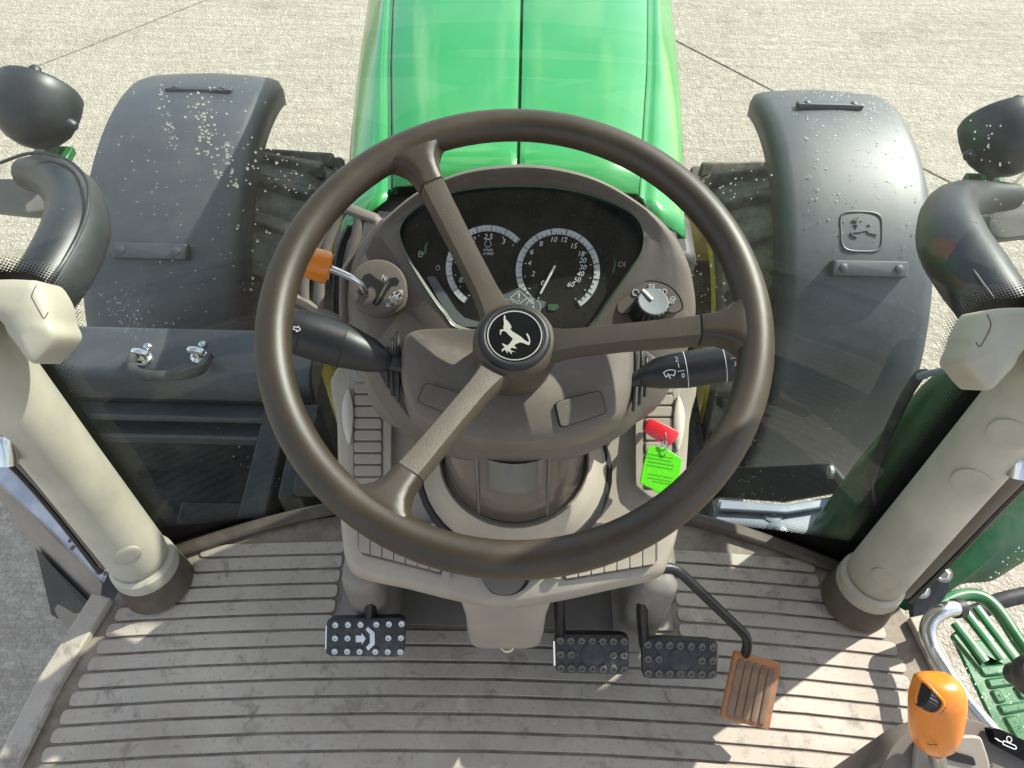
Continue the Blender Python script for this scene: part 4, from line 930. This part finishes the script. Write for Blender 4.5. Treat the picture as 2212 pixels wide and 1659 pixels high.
# ---- column stalks
def stalk(name, label, pts, rs, sym, flip):
    t = thing('column_stalk', label, 'stalk', mid([V(p) for p in pts])-V((0, 0, .03)), 'stalks under the steering wheel')
    mesh('handle', *tube(pts, rs, 24, hint=V((0, 0, 1))), 'blackplastic', t, ang=50)
    return t
LP = [P(842, 783, .80), P(830, 780, .798), P(800, 768, .795), P(742, 747, .79), P(738, 746, .79), P(690, 730, .785), P(640, 716, .782), P(590, 704, .778), P(584, 703, .778)]
k1 = .79/FPX
lt = stalk('l', 'black indicator stalk with white arrow, below the orange lever', LP, [18*k1, 26*k1, 38*k1, 49*k1, 49.5*k1, 51*k1, 49*k1, 44*k1, 36*k1], None, 0)
RP = [P(1378, 817, .80), P(1392, 814, .798), P(1420, 807, .796), P(1452, 802, .794), P(1480, 799, .792), P(1562, 786, .788), P(1580, 783, .787), P(1598, 781, .786), P(1606, 780, .786)]
rt = stalk('r', 'black wiper stalk with white numerals and wiper symbol, below the light switch', RP, [16*k1, 24*k1, 34*k1, 38*k1, 40*k1, 41*k1, 41*k1, 37*k1, 28*k1], None, 0)
for t, pts, s in ((lt, LP, -1), (rt, RP, 1)):
    ax = (pts[1]-pts[0]).normalized(); b = pts[0]
    mesh('neck', *lathe(b-ax*.03, ax, [(0, .011), (.012, .0095), (.024, .0085), (.032, .0085)], 20), 'blackplastic', t)
    c = (P(863, 792, .815) if s < 0 else P(1368, 812, .815)); ax2 = V((s*.93, -.12, .12)).normalized(); up = V((0, .35, .9))
    for h, w, hh in ((0, .016, .038), (.006, .012, .031), (.011, .009, .022)):
        x, y, a_ = frame(ax2, V((0, 1, 0)))
        cc2 = c+ax2*h; e = (_u*.97+_r*s*.25); e = (e-ax2*e.dot(ax2)).normalized(); g2 = ax2.cross(e)
        lp = [cc2+e*hh*math.cos(q)+g2*w*math.sin(q) for q in [2*math.pi*z/24 for z in range(24)]]
        mesh('boot', *slab(lp, ax2*.0035), 'blackplastic', t, bev=.001)
# white marks on the stalks
def surf(pts, u, v, lift=.0006):
    """closest approach of a sight line to the stalk's camera-facing surface, with local axes"""
    return None
def mark(t, name, items, a, b, r, axd, d):
    o = P(a, b, d); nz = (CAM-o).normalized(); ex = (axd-nz*axd.dot(nz)).normalized(); ey = nz.cross(ex)
    mesh(name, *items(o, ex, ey), 'print', t, flat=True)
axr = (RP[5]-RP[3]).normalized(); axl = (LP[4]-LP[6]).normalized()
ra = k1*40; dfr = .786-ra*.98
mark(rt, 'marks', lambda o, ex, ey: join(text('2', o+ey*.0098-ex*.001, ex, ey, .0072, lift=0), text('1', o+ey*.0035-ex*.000, ex, ey, .0072, lift=0), strokes([[(-.0015, 0), (.0, 0)], [(.001, 0), (.0024, 0)], [(.0034, 0), (.0048, 0)]], o-ey*.0022, ex, ey, .0007, 0), text('0', o-ey*.0072+ex*.003, ex, ey, .0066, lift=0)), 1467, 797, ra, axr, .7915-ra*1.02)
mark(rt, 'wiper_symbol', lambda o, ex, ey: strokes([[(-.0042, -.0025), (-.006, .0022)]+circ(0, -.006, .0102, 125, 55, 8)+[(.006, .0022), (.0038, -.0025)]+circ(0, -.006, .0052, 45, 135, 6), [(0, -.0045), (-.002, .001)]], o, ex, ey, .0009, 0), 1447, 808, ra, axr, .793-ra*1.0)
mark(rt, 'end_marks', lambda o, ex, ey: join(text('1', o+ey*.009, ex, ey, .0055, lift=0), text('0', o-ey*.004, ex, ey, .0060, lift=0), strokes([[(-.003, .002), (-.0016, .002)], [(-.0008, .002), (.0006, .002)], [(.0014, .002), (.0028, .002)]], o, ex, ey, .0006, 0)), 1586, 778, ra, axr, .787-ra*1.0)
mark(lt, 'arrow', lambda o, ex, ey: strokes([[(-.003, .0014), (.0006, .0014), (.0006, .003), (.0036, 0), (.0006, -.003), (.0006, -.0014), (-.003, -.0014), (-.003, .0014)]], o, ex, ey, .0007, 0), 641, 710, ra, axl, .782-k1*50)
for t, pp_, ax, r in ((rt, P(1562, 786, .788), axr, 41.3*k1), (rt, P(1480, 799, .792), axr, 40.3*k1), (lt, P(742, 747, .79), axl, 49.6*k1), (lt, P(652, 719.5, .7825), axl, 49.9*k1)):
    mesh('joint_line', *lathe(pp_-ax*.0004, ax, [(0, r*1.0), (0, r*1.006), (.0008, r*1.006), (.0008, r*1.0)], 28, caps=(False, False)), 'dialgrey' if t == rt else 'darkgap', t)

# ================================================================== STEERING WHEEL
SWC = V((.0014, .454, .677)); tl = rad(14); E1 = V((1, 0, 0)); E2 = V((0, math.cos(tl), math.sin(tl))); EN = E1.cross(E2)
sw = thing('steering_wheel', 'dark brown three-spoke steering wheel with worn rim and leaping-deer hub emblem', 'steering wheel', SWC-EN*.08)
RW = .215
mesh('rim', *tube([SWC+(E1*math.cos(q)+E2*math.sin(q))*RW for q in [2*math.pi*z/96 for z in range(96)]], .0158, 20, True, hint=EN), 'wheelrim', sw, ang=80)
HD = .046
for ang in (120, -1, -121):
    q = rad(ang); d = E1*math.cos(q)+E2*math.sin(q); s = EN.cross(d)
    def sect(r, dep, w, th):
        c = SWC+d*r-EN*dep
        return [c+s*w*x_+EN*th*z_ for x_, z_ in ((-1, -.7), (-1, -.1), (-.82, .72), (-.70, .96), (-.3, 1), (.3, 1), (.70, .96), (.82, .72), (1, -.1), (1, -.7), (.6, -1), (-.6, -1))]
    mesh('spoke', *loft([sect(.028, HD+.012, .020, .010), sect(.045, HD+.006, .0150, .0105), sect(.06, HD, .0132, .0105), sect(.10, HD-.014, .0126, .0105), sect(.150, HD-.030, .0132, .0105), sect(.166, HD-.036, .0136, .0105)], (True, True)), 'spoke', sw, ang=28)
    jt = sect(.1662, HD-.0362, .0132, .0101); jt2 = sect(.1678, HD-.037, .0132, .0101)
    mesh('spoke_joint', *loft([jt, jt2], (True, True)), 'darkgap', sw)
    mesh('spoke_end', *loft([sect(.1678, HD-.037, .0138, .0108), sect(.180, HD-.0405, .0148, .0110), sect(.190, HD-.0425, .0185, .0114), sect(.198, HD-.0445, .026, .0118), sect(.206, HD-.0455, .040, .012), sect(.212, HD-.046, .052, .0115)], (True, True)), 'wheelrim', sw, ang=60)
hub = mesh('hub', *lathe(SWC-EN*HD, EN, [(-.062, .034), (-.050, .0385), (-.030, .0405), (-.012, .0405), (-.004, .0395), (.002, .0375), (.004, .0345), (.0035, .0330)], 48), 'spoke', sw, ang=50)
mesh('pad', *lathe(SWC-EN*HD, EN, [(.000, .0345), (.006, .0340), (.0085, .0320), (.0095, .0290), (.0085, .0272), (.0075, .0268)], 48), 'hubpad', hub, ang=60)
mesh('badge', *lathe(SWC-EN*HD, EN, [(.007, .0272), (.0082, .0268), (.0084, .01)], 48), 'emblemblack', hub)
mesh('badge_ring', *lathe(SWC-EN*(HD-.0082), EN, [(0, .0262), (.0009, .0259), (.0009, .0249), (0, .0246)], 64, caps=(False, False)), 'silver', hub)
mesh('deer_emblem', *deer(SWC-EN*(HD-.0083)+E1*.000, E1, E2, .0255, 0, .0009), 'silver', hub, ang=20)

# ================================================================== KEY AND TAG
ky = thing('ignition_key', 'red plastic-headed key in the ignition above the green tag', 'key', P(1425, 935, .92)-V((0, 0, .02)))
kc = [P(a, b, .915) for a, b in ((1392, 917), (1402, 907), (1416, 908), (1460, 930), (1462, 942), (1450, 958), (1436, 960), (1394, 934))]
lp = cat(kc, 3); n = toward(lp); mesh('head', *pad(lp, .006), 'red', ky, ang=50)
mesh('blade', *box(P(1405, 925, .935), _r*.004, _u*.0015, _f*.02), 'steel', ky)
kr = mesh('key_ring', *join(tube([P(1438, 952, .905)+(_u*.0095*math.cos(q)+(_r*.25+_f*.9)*.0055*math.sin(q)) for q in [2*math.pi*z/20 for z in range(20)]], .0008, 6, True), tube([P(1436, 966, .903)+(_u*.0085*math.cos(q)+(_r*.5-_f*.8)*.005*math.sin(q)) for q in [2*math.pi*z/20 for z in range(20)]], .0008, 6, True)), 'steel', ky)
lp = [P(a, b, .905-(b-960)*.0001) for a, b in ((1400, 965), (1418, 964), (1440, 968), (1474, 992), (1468, 1030), (1460, 1048), (1452, 1054), (1438, 1060), (1424, 1066), (1414, 1061), (1408, 1056), (1382, 1044), (1388, 1010))]
n = toward(lp); kg = mesh('key_tag', *slab(lp, -n*.0022), 'tag', bev=.0008); tag(kg, 'bright green plastic key tag hanging from the red key', 'tag')
tx = (P(1460, 1012, .9)-P(1392, 1000, .9)).normalized(); tx = (tx-n*tx.dot(n)).normalized(); ty = n.cross(tx)
ln = []
for i, (v_, L0, L1) in enumerate(((985, -.016, .014), (993, -.018, .012), (1001, -.015, .016), (1009, -.017, .013), (1028, -.014, .014), (1036, -.016, .012), (1042, -.010, .013))):
    o = PP(1428, v_, lp[0]+n*.0002, n); segs = []; q = L0
    while q < L1:
        w_ = random.uniform(.0015, .004); segs.append([(q, 0), (min(q+w_, L1), random.uniform(-.0003, .0003))]); q += w_+.001
    ln.append(strokes(segs, o, tx, ty, .0007, .0002, .0001))
mesh('faint_print', *join(*ln), 'lcd', kg, flat=True).data.materials[0] = mat('tagink', (.07, .36, .012), .5)

# ================================================================== PEDALS
def pedal(corners, d, label, arm_, cols, gaps, rows, pegr, group, sym=None, side=0):
    lp = quadloop([P(a, b, d) for a, b in corners], .12, 4); n = toward(lp); c = [P(a, b, d) for a, b in corners]
    t = thing('pedal', label, 'pedal', mid(lp)-V((0, 0, .05)), group)
    padm = mesh('pad', *pad(lp, .007, inset=.95), 'rubber', t, ang=50)
    mesh('backing', *slab([p-n*.007 for p in shrink(lp, .97)], -n*.006), 'blackplastic', t, bev=.001)
    first = None; x, y, _ = frame(n)
    for j in range(rows):
        for i in range(cols):
            if (j, i) in gaps: continue
            fx = .07+.86*i/(cols-1) if cols > 1 else .5; fy = .15+.70*j/(rows-1)
            if sym == 'clutch': fx = .13+.80*i/(cols-1)+(.03 if i >= 3 else -.01)
            top = c[0]+(c[1]-c[0])*fx; bot = c[3]+(c[2]-c[3])*fx; p = top+(bot-top)*fy+n*.0062
            if first is None:
                first = mesh('peg', *lathe(p, n, [(0, pegr*1.12), (.003, pegr), (.0042, pegr*.92), (.0042, pegr*.6), (.0022, pegr*.55)], 14), 'zinc' if sym == 'clutch' else 'pegwornglint', t, ang=30); off = V(first.location)-(p-V(wpos(t)))
            else:
                o = first.copy(); COL.objects.link(o); o.location = p-wpos(t)+off
    for o in [q for q in bpy.data.objects if q.name.startswith('peg') and q.parent is None]: o.parent = t
    if arm_: mesh('arm', *tube([P(*q) for q in arm_], .0075, 8, flat=1.5), 'blackplastic', t, bev=.001)
    if side:
        e = c[0] if side < 0 else c[1]; e2_ = c[3] if side < 0 else c[2]
        mesh('wear_edge', *tube([e+(e2_-e)*.22-n*.002, e+(e2_-e)*.85-n*.002], .0032, 8), 'steel', t)
    return t, lp, n, c
t, lp, n, c = pedal([(708, 1334), (877, 1330), (873, 1416), (706, 1414)], 1.045, 'black clutch pedal with metal studs and stop symbol', [(806, 1240, 1.0), (803, 1290, 1.03), (800, 1350, 1.055)], 6, {(1, 2), (1, 3)}, 3, .0042, 'foot pedals', 'clutch', -1)
ex = (c[1]-c[0]).normalized(); ey = n.cross(ex); o = mid(c)+n*.0076
o = P(792, 1375, 1.045)+n*.0076
mesh('symbol', *join(slab([o+ex*x_+ey*y_ for x_, y_ in ((-.013, -.0045), (-.013, .0045), (-.005, .0045), (-.005, .008), (.0005, 0), (-.005, -.008), (-.005, -.0045))], n*.0012), slab([o+ex*x_+ey*y_ for x_, y_ in ((.0035, .016), (.0125, .008), (.0125, -.008), (.0035, -.016), (.0005, -.012), (.006, -.006), (.006, .006), (.0005, .012))], n*.0012)), 'zinc', t, flat=True)
G = {(1, 2), (1, 3), (1, 4)}
for cs, lab, ar, sd in (([(1198, 1366), (1357, 1368), (1357, 1454), (1200, 1450)], 'black studded rubber brake pedal next to the console nose', [(1208, 1280, 1.0), (1209, 1330, 1.03), (1212, 1380, 1.06)], -1),
                        ([(1385, 1374), (1548, 1382), (1546, 1464), (1387, 1462)], 'black studded rubber brake pedal next to the orange accelerator', [(1385, 1255, 1.0), (1387, 1330, 1.03), (1392, 1395, 1.06)], 1)):
    t, lp, n, c = pedal(cs, 1.05, lab, ar, 7, G, 3, .0048, 'foot pedals', None, sd)
    o = mid(c)+n*.0068; mesh('boss', *lathe(o, n, [(0, .0165), (.0012, .0160), (.0016, .012)], 24), 'rubber', t)
ac = thing('accelerator_pedal', 'worn orange ribbed accelerator pedal on a bent black rod', 'pedal', P(1620, 1500, 1.09)-V((0, 0, .04)), 'foot pedals')
cs = [(1586, 1405), (1686, 1433), (1660, 1575), (1555, 1549)]; lp = quadloop([P(a, b, 1.075) for a, b in cs], .06, 3); n = toward(lp)
mesh('plate', *pad(lp, .004, inset=.97), 'pedalorange', ac, ang=50)
for i in range(5):
    f0, f1 = .09+.165*i, .09+.165*i+.135
    def q4(fx, fy):
        c = [V((*z, 0)) for z in cs]; top = c[0]+(c[1]-c[0])*fx; bot = c[3]+(c[2]-c[3])*fx; w = top+(bot-top)*fy; return P(w.x, w.y, 1.075)+n*.004
    rl_ = quadloop([q4(f0, .09), q4(f1, .09), q4(f1, .95), q4(f0, .95)], .2, 3); mesh('rib', *pad(rl_, .0024, inset=.9), 'pedalworn', ac, ang=50)
mesh('rod', *tube([P(1425, 1226, .99), P(1452, 1228, .995), P(1475, 1242, 1.0), P(1520, 1285, 1.02), P(1570, 1333, 1.04), P(1604, 1366, 1.055), P(1614, 1385, 1.06), P(1612, 1405, 1.07), P(1606, 1425, 1.085)], .0068, 12, smooth=4), 'blackplastic', ac)

# ================================================================== ARMREST CONSOLE, JOYSTICK
ar = thing('armrest_console', 'taupe armrest control console with lever slot and black switch panel', 'console', (.55, .12, 0))
al = [(1878, 1700, .86), (1900, 1648, .865), (1930, 1598, .87), (1975, 1572, .875), (2040, 1556, .88), (2110, 1554, .885), (2150, 1572, .885), (2220, 1608, .885), (2320, 1660, .885), (2360, 1760, .87), (2200, 1820, .85), (1950, 1820, .84)]
lp = cat([P(*q) for q in al], 4); n = toward(lp)
mesh('body', *loft([[p+V((0, 0, -.30)) for p in shrink(lp, .96)], [p-n*.03 for p in shrink(lp, 1.0)], [p-n*.008 for p in shrink(lp, .985)], [p-n*.001 for p in shrink(lp, .94)], shrink(lp, .6)], (True, True)), 'dash', ar, ang=60)
lp2 = quadloop([P(a, b, .862)+n*.002 for a, b in ((1985, 1590), (2118, 1588), (2136, 1640), (2150, 1760), (1960, 1760))], .15); mesh('gate_plate', *slab(lp2, -n*.012), 'console', ar, bev=.004)
lp2 = quadloop([P(a, b, .862)+n*.004 for a, b in ((2040, 1618), (2098, 1634), (2104, 1654), (2042, 1640))], .2); mesh('lever_slot', *slab(lp2, -n*.003), 'darkgap', ar)
lp2 = quadloop([P(a, b, .872)+n*.004 for a, b in ((2138, 1574), (2150, 1572), (2300, 1640), (2310, 1690), (2150, 1608))], .12); sp_ = mesh('switch_panel', *slab(lp2, -n*.014), 'emblemblack', ar, bev=.002)
o = PP(2172, 1606, lp2[0]+n*.0004, n); ex = (P(2210, 1622, .87)-P(2140, 1592, .87)).normalized(); ex = (ex-n*ex.dot(n)).normalized(); ey = n.cross(ex)
mesh('cylinder_symbol', *strokes([[(-.013, .0008), (-.009, .0008)], [(-.010, 0), (-.003, 0)], [(-.003, .002), (.011, .002), (.013, 0), (.011, -.002), (-.003, -.002), (-.003, .002)], circ(.003, .0058, .0030)], o, ex, ey, .0009, .0003), 'print', sp_, flat=True)
dk = P(2246, 1462, .80); dkk = mesh('hitch_knob', *lathe(dk, V((-.1, -.35, 1)), [(-.05, .012), (-.02, .014), (-.015, .022), (0, .026), (.012, .024), (.018, .016), (.02, .002)], 28), 'rubber', ar)
js = thing('joystick', 'glossy orange gear lever knob with black thumb roller, rising from the armrest', 'lever', P(2030, 1640, .86)-V((0, 0, .02)))
JD = .74
def jring(v, u0, u1, dd, k=.9):
    a, b = P(u0, v, JD+dd), P(u1, v, JD+dd); c = (a+b)/2; h = (b-a).length/2; ex = (b-a).normalized(); ez = _f
    return [c+ex*h*math.copysign(abs(math.cos(q))**.85, math.cos(q))+ez*h*k*math.copysign(abs(math.sin(q))**.85, math.sin(q)) for q in [2*math.pi*z/32 for z in range(32)]]
jb = mesh('grip', *loft([jring(1453, 2000, 2030, .004, .4), jring(1456, 1987, 2050, .003, .6), jring(1466, 1979, 2066, .001), jring(1482, 1975, 2076, .0), jring(1500, 1970, 2081, .0), jring(1520, 1968, 2081, .002), jring(1545, 1968, 2078, .006), jring(1570, 1968, 2074, .010), jring(1595, 1971, 2067, .014), jring(1615, 1981, 2057, .018), jring(1625, 1995, 2045, .02), jring(1628, 2008, 2034, .021)], (True, True)), 'orange', js, ang=70)
jbv = bvh_of(jb)
def jp(a, b, lift=0): return hit(jbv, a, b, lift)
lp = cat([jp(a, b) for a, b in ((1990, 1474), (2000, 1476), (2018, 1495), (2034, 1512), (2036, 1522), (2026, 1536), (2012, 1539), (1996, 1532), (1983, 1518), (1981, 1506), (1985, 1490))], 3); n = toward(lp)
wpx = [(q.x, q.y) for q in cat([V((*z, 0)) for z in ((1990, 1474), (2000, 1476), (2018, 1495), (2034, 1512), (2036, 1522), (2026, 1536), (2012, 1539), (1996, 1532), (1983, 1518), (1981, 1506), (1985, 1490))], 3)]
rw = mesh('roller_window', *loft([[jp(2007+(a-2007)*k3, 1510+(b-1510)*k3, .0006) for a, b in wpx] for k3 in (1, .8, .6, .4, .2, .03)], (False, True)), 'darkgap', jb)
mesh('window_rim', *tube([p+n*.0002 for p in shrink(lp, 1.05)], .0017, 8, True), 'orange', jb)
rc = jp(2007, 1512, -.0085); rx = (jp(2030, 1520)-jp(1990, 1500)).normalized(); rx = _r*.85-_u*.5
rx.normalize(); x, y, a_ = frame(rx, _f); rows = []
for h in (-.0085, .0085):
    rows.append([rc+a_*h+(x*math.cos(q)+y*math.sin(q))*(.0118 if z % 2 else .0109) for z, q in [(z, 2*math.pi*z/48) for z in range(48)]])
mesh('thumb_roller', *loft(rows, (True, True)), 'blackplastic', rw, flat=True)
mesh('shaft', *tube([P(2022, 1620, .762), P(2026, 1645, .79), P(2032, 1680, .86)], .0085, 14), 'steel', js)
mesh('base_seam', *tube([P(a, b, JD-.008) for a, b in ((2003, 1607), (2013, 1609), (2025, 1609))], .0005, 5), 'darkgap', jb)

# ================================================================== CAB ROOF (above the picture: it shades the cab)
rf = thing('cab_roof', 'green cab roof with grey lining carried by the pillars', 'roof', (0, -.1, 1.70))
mesh('shell', *abox(-.80, .80, -1.0, .72, 1.80, 1.98), 'roofgreen', rf, bev=.06, seg=4)
mesh('lining', *abox(-.74, .74, -.95, .66, 1.74, 1.799), 'liner', rf, bev=.02)
for s in (-1, 1):
    rp = mesh('rear_post', *tube([V((s*.68, -.85, 0)), V((s*.70, -.85, .9)), V((s*.70, -.85, 1.75))], .05, 16), 'ivory'); tag(rp, 'beige rear cab post on the '+('folded step guard' if s < 0 else 'green step')+' side', 'post', 'rear cab posts')
